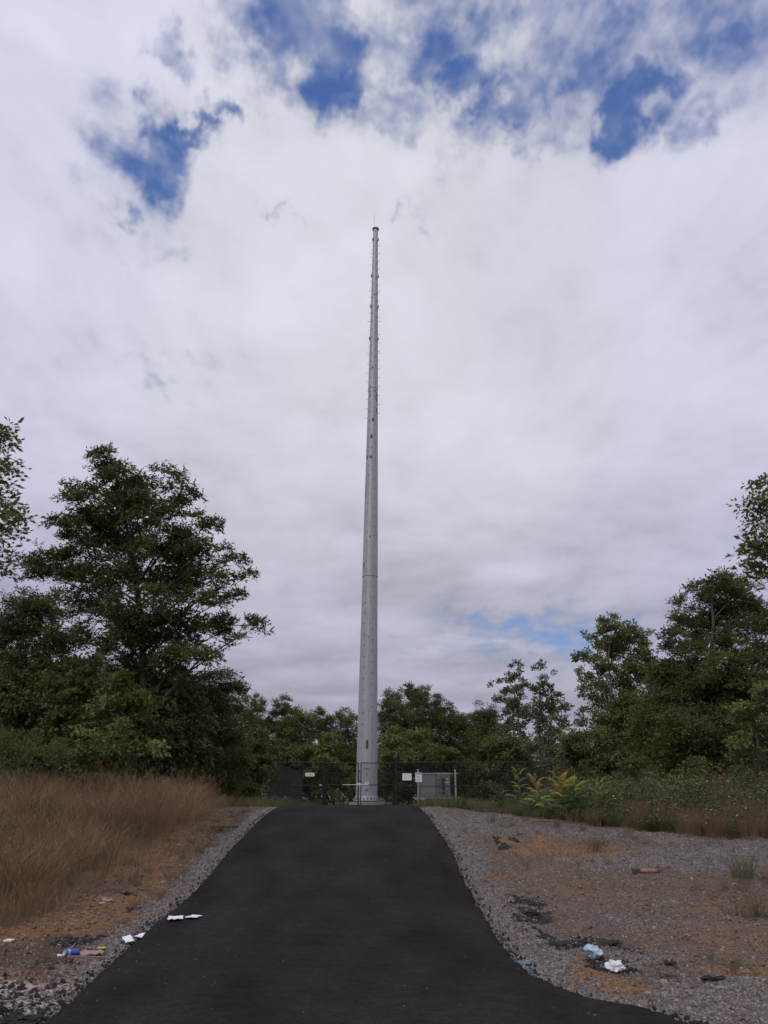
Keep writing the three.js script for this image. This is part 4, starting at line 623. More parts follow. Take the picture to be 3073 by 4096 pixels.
const TREES = [
  { name: 'oak_tree', label: 'tall spreading oak with open lopsided crown behind the brown grass', category: 'tree', x: -8.36, z: -28, leaf: 'oak', tone: 'dark', density: 1.05, girth: 0.16, lobes: [
    [-2.47, 12.31, 0.69, 0.48, 0.43, 0.46, 1.6], [-1.66, 11.12, 1.38, 0.78, 0.55, 0.74, 1.5], [-1.68, 11.33, -0.59, 0.74, 0.55, 0.7, 1.2], [-2.65, 10.35, 1.68, 0.71, 0.58, 0.68, 0.5], [-4, 11.35, -0.14, 0.36, 0.36, 0.35, 0.5], [-0.21, 11.66, 0.53, 0.71, 0.57, 0.68, 0.45], [0.92, 10.42, 1.74, 0.58, 0.41, 0.55, 0.5], [0.62, 10.82, -0.03, 0.54, 0.4, 0.51, 0.6], [-0.68, 9.76, 1.82, 0.92, 0.6, 0.87, 1.1], [-2.94, 9.95, 0.26, 0.97, 0.6, 0.92, 1.1], [-3.17, 9.28, 1.69, 0.47, 0.37, 0.44, 1.2], [1.48, 9.39, 1.61, 0.77, 0.34, 0.73, 0.6], [-0.14, 10.32, 0.3, 0.71, 0.53, 0.67, 0.6], [-2.36, 9.71, -1.29, 1.48, 0.74, 1.4, 1.1], [0.35, 8.64, 1.48, 0.92, 0.67, 0.87, 1.2], [1.01, 8.59, 1.09, 0.51, 0.68, 0.64, 1.2], [-4.71, 8.49, -0.5, 0.85, 0.6, 0.81, 1], [-5.92, 8.74, -1.76, 0.44, 0.44, 0.42, 0.5], [-3.27, 8.29, -0.3, 0.97, 0.67, 0.92, 1], [-1.41, 7.91, 0.41, 1.29, 0.77, 1.22, 1], [-0.16, 8.31, -1.88, 0.89, 1.07, 1.02, 1.2], [2.22, 8, 1.79, 0.66, 0.56, 0.62, 0.5], [2.28, 9.08, -1.41, 0.63, 0.37, 0.59, 0.55], [2.3, 7.62, 0.83, 0.84, 0.47, 0.8, 0.6], [3.32, 7.6, 1.4, 0.46, 0.21, 0.44, 0.5], [2.02, 6.59, 1.51, 0.81, 0.45, 0.77, 0.55], [2.83, 6.94, 0.75, 0.67, 0.27, 0.64, 0.4], [-2.94, 7.25, -1.25, 0.9, 0.65, 0.85, 1], [-0.29, 6.32, 1.26, 1.14, 0.72, 1.09, 1], [-1.9, 5.72, -0.32, 0.94, 0.55, 0.89, 0.9], [0.26, 5.77, -0.55, 1.12, 0.62, 1.06, 1], [1.86, 5.9, 0.5, 1, 0.43, 0.95, 0.9], [2.89, 6.04, -0.19, 0.82, 0.29, 0.78, 0.7], [3.98, 5.57, 1.72, 0.45, 0.16, 0.42, 0.5], [3.46, 5.17, 1.74, 0.22, 0.16, 0.21, 0.3], [1.47, 4.55, 1.16, 0.96, 0.58, 0.91, 1], [-0.15, 4.34, -0.71, 1.19, 0.61, 1.13, 1], [-1.23, 4.69, 0.29, 0.74, 0.5, 0.71, 0.8], [-0.7, 5.6, 0.73, 0.99, 0.66, 0.94, 1]] },
  { name: 'oak_tree', label: 'rounded dusky oak left of and behind the tall spreading oak', category: 'tree', x: -13.94, z: -33, leaf: 'oak', tone: 'dark', density: 1, girth: 0.14, lobes: [
    [-1.65, 7.85, -0.15, 1.11, 0.65, 1.06, 1], [-0.55, 7.9, 0.08, 0.91, 0.6, 0.86, 1], [-2.14, 7.33, 0.35, 0.99, 0.79, 0.94, 1], [-1.62, 6.7, -0.52, 1.21, 0.85, 1.15, 1], [-0.12, 6.57, -0.35, 1, 0.84, 0.95, 1], [-2.02, 5.74, 0.45, 1.17, 0.88, 1.11, 1], [-0.66, 5.44, -0.13, 1.18, 0.79, 1.12, 1], [0.42, 5.04, -0.04, 0.88, 0.71, 0.84, 1]] },
  { name: 'overhanging_tree', label: 'near leafy tree whose branches enter at the left edge', category: 'tree', x: -7.04, z: -12.5, leaf: 'elm', tone: 'mid', density: 0.75, girth: 0.16, lobes: [
    [-0.01, 7.39, -0.29, 0.14, 0.12, 0.13, 0.8], [0.2, 7.52, -0.18, 0.09, 0.03, 0.09, 0.5], [0.29, 6.88, 0.16, 0.16, 0.15, 0.15, 1], [0.19, 6.91, -0.37, 0.11, 0.05, 0.1, 0.8], [0.4, 6.43, 0.3, 0.19, 0.17, 0.18, 1], [0.34, 6.14, 0.06, 0.19, 0.16, 0.18, 1], [0.45, 6.02, -0.2, 0.11, 0.04, 0.11, 0.7], [0.55, 5.77, 0.27, 0.19, 0.12, 0.18, 0.9], [0.82, 5.8, 0.01, 0.11, 0.02, 0.11, 0.7], [0.81, 5.49, 0.36, 0.1, 0.04, 0.1, 0.7], [0.34, 5.62, -0.13, 0.18, 0.13, 0.17, 1], [0.47, 5.22, -0.21, 0.1, 0.03, 0.09, 0.7], [0.5, 4.89, -0.06, 0.16, 0.19, 0.18, 0.8], [-0.6, 7.13, -0.29, 0.5, 0.59, 0.56, 1], [-0.22, 5.9, 0.14, 0.55, 0.55, 0.53, 1], [-1.28, 7.53, -0.15, 0.76, 0.67, 0.72, 1], [-1.31, 6.32, -0.07, 0.73, 0.65, 0.69, 1], [-0.17, 5.06, -0.06, 0.47, 0.39, 0.45, 1], [-1.88, 6.98, 0.03, 0.66, 0.66, 0.62, 1], [-1.57, 5.53, -0.26, 0.64, 0.48, 0.61, 1], [-1.59, 8.49, -0.35, 0.7, 0.52, 0.66, 1]] },
  { name: 'maple_sapling', label: 'bright maple sapling with pointed top under the tall spreading oak', category: 'sapling', x: -8.05, z: -25.5, leaf: 'maple', tone: 'fresh', density: 1, girth: 0.05, lobes: [
    [-0.35, 3.54, 0.03, 0.39, 0.27, 0.37, 1.2], [-0.61, 3.08, -0.18, 0.54, 0.39, 0.51, 1], [0.13, 2.94, 0.47, 0.53, 0.38, 0.5, 1], [-0.85, 2.5, -0.22, 0.69, 0.48, 0.65, 1], [0.01, 2.28, -0.16, 0.74, 0.51, 0.71, 1], [-1.42, 2.02, -0.53, 0.69, 0.51, 0.66, 1], [-0.42, 1.65, -0.35, 0.89, 0.53, 0.85, 1]] },
  { name: 'leafy_shrub', label: 'broad dark shrub behind the grass near the left edge', category: 'shrub', x: -11.56, z: -27, leaf: 'maple', tone: 'dark', density: 1.1, girth: 0.06, lobes: [
    [-0.73, 2.96, 0.39, 0.93, 0.65, 0.89, 1], [0.3, 2.9, 0.21, 0.78, 0.63, 0.74, 1], [-0.58, 2.11, -0.31, 1.1, 0.71, 1.05, 1], [1, 2.03, 0.87, 0.84, 0.63, 0.8, 1], [-0.91, 1.35, 0.07, 0.92, 0.65, 0.88, 1], [0.56, 1.25, 0.61, 1.06, 0.6, 1, 1], [-1.18, 3.68, 0.7, 0.62, 0.56, 0.59, 1], [1.15, 2.92, 0.81, 0.61, 0.55, 0.58, 1], [-0.59, 3.68, -0.49, 0.81, 0.58, 0.77, 1], [1.3, 3.69, 0.68, 0.62, 0.47, 0.59, 1], [1.45, 4.34, 0.46, 0.57, 0.38, 0.54, 1]] },
  { name: 'leafy_shrub', label: 'dark shrub filling the gap right of the maple sapling', category: 'shrub', x: -7.26, z: -28, leaf: 'maple', tone: 'dark', density: 1.1, girth: 0.06, lobes: [
    [-0.55, 2.94, 0.13, 0.81, 0.65, 0.77, 1], [0.12, 3, -0.44, 0.76, 0.63, 0.72, 1], [-0.21, 2.14, 0.5, 0.89, 0.67, 0.84, 1], [0.64, 2.16, 0.06, 0.81, 0.68, 0.77, 1], [-0.61, 1.48, -0.06, 0.9, 0.61, 0.85, 1], [0.26, 1.42, -0.45, 0.98, 0.62, 0.93, 1], [-1.09, 3.64, -0.38, 0.67, 0.57, 0.63, 1], [-0.12, 3.81, -0.43, 0.77, 0.6, 0.73, 1]] },
  { name: 'leafy_shrub', label: 'tall rounded shrub at the right end of the brown grass', category: 'shrub', x: -6.29, z: -31, leaf: 'elm', tone: 'mid', density: 1, girth: 0.06, lobes: [
    [-0.27, 4.5, 0.24, 0.87, 0.55, 0.83, 1], [0.36, 4.34, 0.09, 0.44, 0.4, 0.42, 0.7], [-0.59, 3.8, 0.15, 0.83, 0.62, 0.79, 1], [0.14, 3.42, -0.42, 0.48, 0.4, 0.45, 0.8], [-0.48, 2.98, -0.5, 0.84, 0.7, 0.8, 1], [0.44, 2.56, 0.38, 0.6, 0.53, 0.57, 1], [-0.4, 1.97, 0.35, 0.81, 0.63, 0.77, 1], [0.31, 1.72, 0.29, 0.74, 0.6, 0.7, 1], [0.19, 0.89, 0.29, 0.77, 0.52, 0.73, 1], [-0.59, 1.23, 0.02, 0.71, 0.53, 0.67, 1]] },
  { name: 'leafy_shrub', label: 'low light green shrub in front of the maple sapling', category: 'shrub', x: -8.74, z: -23.5, leaf: 'maple', tone: 'mid', density: 0.75, girth: 0.03, lobes: [
    [-0.22, 1.53, -0.14, 0.6, 0.35, 0.57, 1], [-0.52, 1.25, 0.38, 0.53, 0.32, 0.5, 1], [0.7, 1.17, 0.79, 0.57, 0.34, 0.54, 1], [0.97, 1.38, 0.13, 0.54, 0.32, 0.51, 1], [1.81, 1.25, 0.21, 0.59, 0.32, 0.56, 1]] },
  { name: 'leafy_shrub', label: 'grey green willowy shrub at the left edge above the grass', category: 'shrub', x: -9.35, z: -20.5, leaf: 'willow', tone: 'mid', density: 0.5, girth: 0.03, lobes: [
    [-0.25, 1.46, -0.07, 0.47, 0.26, 0.45, 0.8], [0.12, 1.31, -0.5, 0.48, 0.29, 0.46, 0.8], [0.74, 1.18, -0.21, 0.4, 0.24, 0.38, 0.7], [-0.77, 1.57, -0.02, 0.59, 0.4, 0.56, 1]] },
  { name: 'young_tree', label: 'slender pale sapling with yellow tuft leaning beside the fence', category: 'sapling', x: -6.23, z: -34, leaf: 'elm', tone: 'yellow', density: 0.9, girth: 0.03, lobes: [
    [-0.08, 4.22, -0.13, 0.48, 0.28, 0.46, 0.6], [0.52, 4.03, -0.19, 0.44, 0.24, 0.42, 0.55], [0.35, 3.73, 0.49, 0.47, 0.23, 0.45, 0.6], [-0.63, 3.96, -0.44, 0.36, 0.24, 0.34, 0.4], [0.53, 3.56, -0.31, 0.32, 0.18, 0.3, 0.4]] },
  { name: 'leafy_shrub', label: 'low dark bush against the left corner of the fence', category: 'shrub', x: -6.26, z: -39, leaf: 'maple', tone: 'dark', density: 1, girth: 0.05, lobes: [
    [-0.57, 3.13, -0.45, 0.82, 0.77, 0.78, 1], [0.15, 2.69, -0.36, 0.81, 0.77, 0.77, 1], [-0.4, 2.02, 0.13, 0.8, 0.76, 0.76, 1], [0.28, 1.6, 0.12, 0.8, 0.66, 0.76, 1], [-0.06, 0.97, 0.48, 0.87, 0.65, 0.83, 1], [-0.8, 0.56, -0.16, 0.88, 0.49, 0.84, 1]] },
  { name: 'leafy_shrub', label: 'pale green bush at the foot of the grass near the corner post', category: 'shrub', x: -6.6, z: -33, leaf: 'elm', tone: 'mid', density: 0.9, girth: 0.03, lobes: [
    [-0.58, 0.96, 0.53, 0.74, 0.41, 0.7, 0.9], [0.18, 0.61, 0.52, 0.73, 0.4, 0.7, 0.9], [0.72, 0.27, 0.35, 0.62, 0.26, 0.59, 0.7]] },
  { name: 'cedar_tree', label: 'narrow cedar with the highest tip left of the pole', category: 'tree', group: 'trees behind the fenced compound', x: -10.11, z: -66, leaf: 'cedar', tone: 'mid', density: 1, girth: 0.09, lobes: [
    [-0.45, 8.28, 0.44, 0.35, 0.39, 0.37, 0.8], [-0.52, 7.63, 0.21, 0.54, 0.46, 0.51, 1], [-0.34, 6.77, 0.58, 0.84, 0.69, 0.8, 1], [-0.42, 5.73, 0.65, 1.06, 0.83, 1.01, 1], [-0.06, 4.3, 0.45, 1.21, 1.13, 1.15, 1], [-0.33, 2.51, 0.52, 1.27, 1.27, 1.2, 1]] },
  { name: 'cedar_tree', label: 'twin topped cedar second from left behind the fence', category: 'tree', group: 'trees behind the fenced compound', x: -8.23, z: -67, leaf: 'cedar', tone: 'dark', density: 1, girth: 0.09, lobes: [
    [-1.01, 7.81, 0.22, 0.55, 0.47, 0.52, 0.7], [-0.09, 8.13, 0.77, 0.39, 0.39, 0.37, 0.8], [-0.39, 7.63, -0.61, 0.79, 0.55, 0.75, 1], [-0.77, 6.63, -0.19, 1.1, 0.78, 1.04, 1], [0.14, 5.82, 0.57, 1.16, 0.85, 1.1, 1], [-0.39, 4.36, 0.4, 1.38, 1.15, 1.31, 1], [0.06, 2.55, 0.25, 1.37, 1.29, 1.3, 1]] },
  { name: 'broadleaf_tree', label: 'rounded light green tree between twin cedar and pole', category: 'tree', group: 'trees behind the fenced compound', x: -6.59, z: -65, leaf: 'elm', tone: 'fresh', density: 1, girth: 0.1, lobes: [
    [-0.6, 7.08, 0.21, 0.76, 0.61, 0.72, 1], [0.21, 6.67, 0.59, 0.75, 0.6, 0.71, 1], [-0.25, 5.75, -0.54, 1.29, 0.91, 1.23, 1], [-0.6, 4.49, -0.77, 1.29, 0.98, 1.22, 1], [0.43, 4.08, 0.05, 1.19, 1.04, 1.13, 1], [-0.07, 2.49, 0.03, 1.48, 1.26, 1.41, 1]] },
  { name: 'cedar_tree', label: 'small dark cedar beside the light green tree left of pole', category: 'tree', group: 'trees behind the fenced compound', x: -5.36, z: -68, leaf: 'cedar', tone: 'dark', density: 1, girth: 0.09, lobes: [
    [-0.24, 7.5, 0.52, 0.36, 0.36, 0.34, 1], [-0.3, 6.97, 0.5, 0.55, 0.47, 0.52, 1], [-0.22, 6.12, 0.2, 0.79, 0.71, 0.75, 1], [-0.33, 4.79, 0.3, 1.01, 1.01, 0.96, 1], [-0.1, 2.97, -0.42, 1.17, 1.33, 1.26, 1]] },
  { name: 'cedar_tree', label: 'dark spiky cedar closest to the pole on its left', category: 'tree', group: 'trees behind the fenced compound', x: -4.08, z: -67, leaf: 'cedar', tone: 'dark', density: 1, girth: 0.09, lobes: [
    [-0.49, 6.5, 0.46, 0.35, 0.35, 0.33, 1], [-0.02, 6.86, 0.65, 0.31, 0.35, 0.33, 1], [-0.24, 6.22, -0.61, 0.63, 0.55, 0.6, 1], [-0.34, 5.12, -0.04, 0.85, 0.85, 0.81, 1], [-0.03, 3.26, 0.48, 0.99, 1.29, 1.23, 1]] },
  { name: 'broadleaf_tree', label: 'pale topped broadleaf tree touching the left side of the pole', category: 'tree', group: 'trees behind the fenced compound', x: -2.75, z: -66, leaf: 'elm', tone: 'mid', density: 1, girth: 0.1, lobes: [
    [-0.34, 7.28, -0.06, 0.46, 0.39, 0.44, 0.45], [-0.48, 6.46, 0.69, 0.68, 0.61, 0.65, 0.8], [0.22, 6.46, -0.04, 0.61, 0.61, 0.58, 0.8], [-0.14, 5.47, -0.7, 1.08, 0.85, 1.03, 1], [-0, 4.17, -0.53, 1.15, 1.07, 1.09, 1], [-0.04, 2.53, -0.29, 1.28, 1.28, 1.22, 1]] },
  { name: 'leafy_shrub', label: 'yellow green bush seen through the fence left of the gate', category: 'shrub', group: 'trees behind the fenced compound', x: -4.37, z: -62, leaf: 'maple', tone: 'yellow', density: 1, girth: 0.05, lobes: [
    [-0.25, 4.41, 0.44, 0.64, 0.5, 0.61, 1], [0.37, 4.76, 0.24, 0.71, 0.5, 0.68, 1], [0.08, 3.38, 0.61, 1.05, 0.7, 1, 1], [-0.61, 2.08, -0.5, 1.21, 0.85, 1.15, 1], [1.02, 2.07, -0.06, 1.06, 0.85, 1.01, 1], [0.2, 0.91, -0.51, 1.27, 0.64, 1.21, 1]] },
  { name: 'leafy_shrub', label: 'dark thicket bush behind the left part of the fence', category: 'shrub', group: 'trees behind the fenced compound', x: -7.75, z: -62.5, leaf: 'maple', tone: 'dark', density: 1, girth: 0.05, lobes: [
    [-0.79, 3.42, 0.39, 1.07, 0.85, 1.01, 1], [0.66, 3.41, 0.63, 1.06, 0.85, 1.01, 1], [-0.52, 2.1, -0.71, 1.29, 1.01, 1.23, 1], [0.89, 1.77, -1.11, 1.23, 0.94, 1.17, 1], [1.67, 0.92, -0.81, 1.21, 0.64, 1.15, 1], [-0.46, 0.92, -0.7, 1.21, 0.64, 1.15, 1]] },
  { name: 'leafy_shrub', label: 'dark thicket bush behind the left gate leaf', category: 'shrub', group: 'trees behind the fenced compound', x: -2.48, z: -63, leaf: 'maple', tone: 'dark', density: 1, girth: 0.05, lobes: [
    [-0.61, 3.14, -0.59, 0.95, 0.87, 0.9, 1], [0.49, 3.48, -0.45, 0.94, 0.87, 0.9, 1], [0, 1.75, 0.51, 1.28, 0.99, 1.21, 1], [1.06, 1.42, -0.03, 1.07, 0.86, 1.02, 1]] },
  { name: 'broadleaf_tree', label: 'leafy tree rising directly right of the pole', category: 'tree', group: 'trees behind the fenced compound', x: 1.12, z: -66, leaf: 'elm', tone: 'mid', density: 1, girth: 0.1, lobes: [
    [-0.34, 8.76, 0.24, 0.54, 0.47, 0.52, 0.9], [-0.81, 8.01, 0.79, 0.61, 0.54, 0.58, 0.9], [-0.16, 7.75, 0.79, 0.92, 0.69, 0.87, 1], [-0.92, 6.68, 0.37, 0.92, 0.92, 0.87, 1], [0.22, 6.49, 0.4, 1.15, 0.99, 1.09, 1], [-0.54, 5.07, -0.32, 1.3, 1.15, 1.24, 1], [-0.35, 3.27, -0.76, 1.53, 1.3, 1.45, 1]] },
  { name: 'broadleaf_tree', label: 'twin topped tree highest of the group right of pole', category: 'tree', group: 'trees behind the fenced compound', x: 2.87, z: -68, leaf: 'cedar', tone: 'mid', density: 1, girth: 0.1, lobes: [
    [-0.71, 9.5, 0.11, 0.4, 0.4, 0.38, 0.7], [-0.85, 8.95, -0.88, 0.73, 0.57, 0.69, 1], [0.38, 8.96, -0.98, 0.65, 0.57, 0.62, 1], [0.87, 9.47, -0.92, 0.33, 0.33, 0.31, 0.6], [0.51, 8.22, 0.27, 1.03, 0.72, 0.98, 1], [-0.31, 7.42, 0.56, 1.26, 0.95, 1.2, 1], [0.86, 6.66, 0.55, 1.18, 1.02, 1.12, 1], [-0.14, 5.52, 0.61, 1.56, 1.17, 1.48, 1], [0.22, 3.66, 0.59, 1.54, 1.31, 1.47, 1]] },
  { name: 'broadleaf_tree', label: 'sloping crowned tree left of the gap in the far treeline', category: 'tree', group: 'trees behind the fenced compound', x: 4.67, z: -68, leaf: 'elm', tone: 'dark', density: 1, girth: 0.1, lobes: [
    [-0.06, 8.75, -0.21, 0.48, 0.4, 0.46, 0.8], [0.48, 8.02, -0.69, 0.8, 0.56, 0.76, 1], [-0.07, 7.15, -0.59, 1.12, 0.88, 1.06, 1], [1.06, 6.71, 0.04, 1.03, 0.79, 0.98, 1], [0.07, 5.58, -0.26, 1.42, 1.18, 1.35, 1], [0.43, 3.71, -0.52, 1.57, 1.33, 1.49, 1]] },
  { name: 'broadleaf_tree', label: 'rounded tree with thin leader right of the treeline gap', category: 'tree', group: 'trees behind the fenced compound', x: 8.37, z: -66, leaf: 'elm', tone: 'mid', density: 1, girth: 0.1, lobes: [
    [-0.48, 7.94, 0.77, 0.27, 0.31, 0.29, 0.4], [0.5, 7.91, -0.3, 0.35, 0.31, 0.33, 0.4], [-0.18, 7.16, -0.76, 0.94, 0.55, 0.89, 1], [0.75, 6.95, -0.52, 0.85, 0.62, 0.81, 1], [0.12, 6.01, -0.47, 1.31, 0.85, 1.25, 1], [-0.75, 5.05, 0.04, 1.29, 0.99, 1.23, 1], [0.69, 4.83, 0.6, 1.28, 1.06, 1.22, 1], [0, 3.26, -0.54, 1.67, 1.29, 1.59, 1]] },
  { name: 'broadleaf_tree', label: 'low light crowned tree filling the treeline gap', category: 'tree', group: 'trees behind the fenced compound', x: 6.9, z: -70, leaf: 'elm', tone: 'mid', density: 1, girth: 0.1, lobes: [
    [-0.41, 6.86, 0.3, 1.05, 0.73, 1, 1], [0.69, 6.86, -0.53, 0.99, 0.74, 0.94, 1], [0.07, 5.77, -0.84, 1.48, 0.98, 1.4, 1], [-0.69, 4.16, 0.18, 1.52, 1.2, 1.45, 1], [0.5, 3.77, 0.18, 1.52, 1.2, 1.44, 1]] },
  { name: 'leafy_shrub', label: 'billowing yellow green bush above the meter cabinet', category: 'shrub', group: 'trees behind the fenced compound', x: 2.62, z: -62, leaf: 'maple', tone: 'fresh', density: 1, girth: 0.05, lobes: [
    [-1.52, 5.4, -1.37, 1.03, 0.73, 0.98, 1], [-0.08, 5, -0.69, 1.09, 0.8, 1.03, 1], [-2.09, 4.2, 1.01, 0.98, 0.77, 0.93, 1], [-0.7, 3.69, 1.14, 1.19, 0.84, 1.13, 1], [0.88, 3.86, 1.07, 1.19, 0.91, 1.13, 1], [2.09, 3.47, -1.24, 1.09, 0.87, 1.03, 1]] },
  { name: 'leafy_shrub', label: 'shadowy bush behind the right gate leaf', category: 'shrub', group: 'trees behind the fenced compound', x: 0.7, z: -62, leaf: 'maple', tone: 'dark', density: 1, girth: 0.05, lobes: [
    [-0.52, 2.59, -0.59, 1, 0.93, 0.95, 1], [0.52, 2.05, 0.68, 1.05, 0.98, 0.99, 1], [-0.34, 1.08, -0.63, 1.27, 0.78, 1.21, 1], [1.26, 1.25, -0.92, 1.14, 0.85, 1.08, 1]] },
  { name: 'leafy_shrub', label: 'dark bush behind the post right of the meter cabinet', category: 'shrub', group: 'trees behind the fenced compound', x: 5.99, z: -62.5, leaf: 'maple', tone: 'dark', density: 1, girth: 0.05, lobes: [
    [-0.42, 2.77, -0.39, 1.22, 0.93, 1.16, 1], [0.74, 2.41, 0.37, 1.2, 0.99, 1.14, 1], [-1.72, 1.75, -0.12, 1.21, 0.92, 1.15, 1], [-0.41, 1.24, 0.91, 1.25, 0.84, 1.19, 1], [0.94, 1.07, 1.2, 1.18, 0.69, 1.12, 1]] },
  { name: 'leafy_shrub', label: 'hazy green bush behind the right end of the fence', category: 'shrub', group: 'trees behind the fenced compound', x: 9.08, z: -62, leaf: 'maple', tone: 'mid', density: 1, girth: 0.05, lobes: [
    [-0.22, 4.14, -0.9, 1.23, 0.94, 1.17, 1], [0.96, 4.28, -0.29, 1.22, 0.93, 1.16, 1], [-0.23, 2.74, -0.05, 1.42, 1.06, 1.35, 1], [1.3, 2.6, -0.83, 1.43, 1.07, 1.36, 1], [-0.68, 1.24, 0.13, 1.4, 0.84, 1.33, 1], [1.19, 1.08, -0.71, 1.42, 0.71, 1.35, 1]] },
  { name: 'broadleaf_tree', label: 'dim tree far behind the rounded dusky oak on the left', category: 'tree', x: -19.09, z: -44, leaf: 'elm', tone: 'dark', density: 1, girth: 0.12, lobes: [
    [-2.42, 6.87, -0.77, 1.59, 1.17, 1.51, 1], [0.16, 6.15, 0.68, 1.53, 1.13, 1.46, 1], [1.69, 5.92, 0.58, 1.28, 1.02, 1.22, 1], [-0.96, 4.68, 0.49, 1.78, 1.27, 1.69, 1], [1.15, 4.43, 0.61, 1.77, 1.26, 1.68, 1], [-0.45, 2.78, -0.2, 2.03, 1.27, 1.93, 1], [1.92, 2.5, 0.57, 1.74, 1.14, 1.65, 1]] },
  { name: 'broadleaf_tree', label: 'dim tree far behind the trunk of the spreading oak', category: 'tree', x: -14.45, z: -45, leaf: 'elm', tone: 'dark', density: 1, girth: 0.12, lobes: [
    [-1.96, 6.36, 0.17, 1.32, 1.06, 1.26, 1], [-0.2, 6.53, 0.8, 1.57, 1.15, 1.49, 1], [0.66, 6.23, -0.88, 1.35, 1.08, 1.28, 1], [-1.19, 4.8, 0.32, 1.56, 1.25, 1.49, 1], [0.59, 4.57, 0.09, 1.67, 1.25, 1.59, 1], [-0.85, 2.83, -0.18, 1.82, 1.24, 1.72, 1], [0.79, 2.62, -0.87, 1.84, 1.21, 1.75, 1]] },
  { name: 'broadleaf_tree', label: 'dim tree far behind the shrub right of the sapling', category: 'tree', x: -10.39, z: -45, leaf: 'elm', tone: 'dark', density: 1, girth: 0.12, lobes: [
    [-1.47, 5.84, 0.16, 1.32, 0.95, 1.25, 1], [-0.37, 5.7, -0.85, 1.35, 1.08, 1.28, 1], [1.19, 5.09, -0, 1.05, 0.95, 1, 1], [-0.84, 4.08, -0.06, 1.57, 1.2, 1.49, 1], [0.77, 3.57, -0.05, 1.46, 1.2, 1.38, 1], [-0.18, 2.29, 0.98, 1.51, 1.16, 1.43, 1], [1.43, 2.08, 0.12, 1.43, 1.13, 1.36, 1]] },
  { name: 'broadleaf_tree', label: 'dim tree far behind the olive green tree on the right', category: 'tree', x: 14.83, z: -47, leaf: 'elm', tone: 'dark', density: 1, girth: 0.12, lobes: [
    [-1.07, 4.7, 0.67, 1.35, 0.97, 1.28, 1], [0.18, 4.93, 1.05, 1.34, 1.07, 1.27, 1], [2.16, 5.36, -0.63, 1.39, 1.23, 1.32, 1], [-0.95, 3.41, 0.69, 1.6, 1.17, 1.52, 1], [1.13, 3.45, 0.06, 1.62, 1.3, 1.54, 1], [-0.5, 1.93, -0.48, 1.89, 1.08, 1.8, 1], [1.54, 1.92, -0.12, 1.61, 1.07, 1.53, 1]] },
  { name: 'broadleaf_tree', label: 'dim tree far behind the big oak on the right', category: 'tree', x: 18.1, z: -44, leaf: 'elm', tone: 'dark', density: 1, girth: 0.12, lobes: [
    [-1.08, 6.44, 0.43, 1.44, 1.24, 1.37, 1], [0.89, 6.25, -0.05, 1.56, 1.25, 1.48, 1], [2.8, 6.52, -0.14, 1.46, 1.31, 1.39, 1], [-0.4, 4.55, -0.7, 1.82, 1.35, 1.73, 1], [1.15, 4.15, 0.98, 1.75, 1.3, 1.66, 1], [-0.39, 2.54, -0.15, 2.02, 1.26, 1.92, 1], [1.49, 2.26, 0.62, 1.74, 1.19, 1.65, 1]] },
  { name: 'poplar_tree', label: 'airy young poplar left of the pair beside the fence corner', category: 'tree', x: 10.17, z: -64, leaf: 'poplar', tone: 'grey', density: 1.15, girth: 0.07, lobes: [
    [0.64, 10.79, 0.47, 0.46, 0.34, 0.43, 0.6], [-0, 10.04, -0.57, 0.61, 0.46, 0.58, 0.6], [0.79, 10.03, -0.02, 0.53, 0.49, 0.51, 0.7], [-1.13, 9.37, -0.13, 0.42, 0.27, 0.4, 0.4], [0.12, 8.98, -0.55, 0.91, 0.46, 0.87, 0.7], [1.13, 9.02, -0.87, 0.61, 0.54, 0.58, 0.7], [-0.12, 7.79, 0.12, 0.97, 0.52, 0.93, 1], [0.66, 7.28, -0.24, 0.98, 0.68, 0.93, 1], [0.24, 5.99, -0.01, 1.04, 0.74, 0.99, 1], [-0.02, 4.56, -0.03, 1.25, 0.96, 1.19, 1]] },
  { name: 'poplar_tree', label: 'airy young poplar right of the pair beside the fence corner', category: 'tree', x: 10.21, z: -53, leaf: 'poplar', tone: 'grey', density: 1.15, girth: 0.07, lobes: [
    [0.52, 8.8, -0.3, 0.48, 0.35, 0.45, 0.6], [0.94, 8.21, 0.07, 0.38, 0.35, 0.36, 0.6], [0.15, 7.77, -0.05, 0.5, 0.41, 0.48, 0.6], [0.8, 7.45, 0.03, 0.63, 0.44, 0.59, 0.8], [1.65, 7.23, -0.69, 0.44, 0.28, 0.42, 0.5], [0.44, 6.72, -0.31, 0.81, 0.5, 0.77, 0.9], [1.4, 6.29, -0.59, 0.82, 0.5, 0.78, 0.9], [0.28, 5.69, -0.69, 0.81, 0.56, 0.77, 1], [0.95, 5, 0.38, 0.98, 0.61, 0.93, 1], [0.34, 3.85, -0.09, 1.1, 0.8, 1.05, 1]] },
  { name: 'young_tree', label: 'thin wispy sapling between the poplar pair and tall poplar', category: 'sapling', x: 11.77, z: -50, leaf: 'poplar', tone: 'grey', density: 0.8, girth: 0.04, lobes: [
    [0.34, 5.67, -0.54, 0.59, 0.35, 0.56, 0.4], [0.92, 5.23, -0.42, 0.47, 0.29, 0.45, 0.35], [-0.1, 4.87, 0.44, 0.69, 0.4, 0.66, 0.5], [0.55, 4.17, 0.46, 0.75, 0.46, 0.71, 0.6], [-0.12, 3.65, 0.07, 0.81, 0.58, 0.77, 0.8]] },
  { name: 'poplar_tree', label: 'tall bright poplar with pointed crown right of the fence', category: 'tree', x: 11.95, z: -42, leaf: 'poplar', tone: 'fresh', density: 1, girth: 0.1, lobes: [
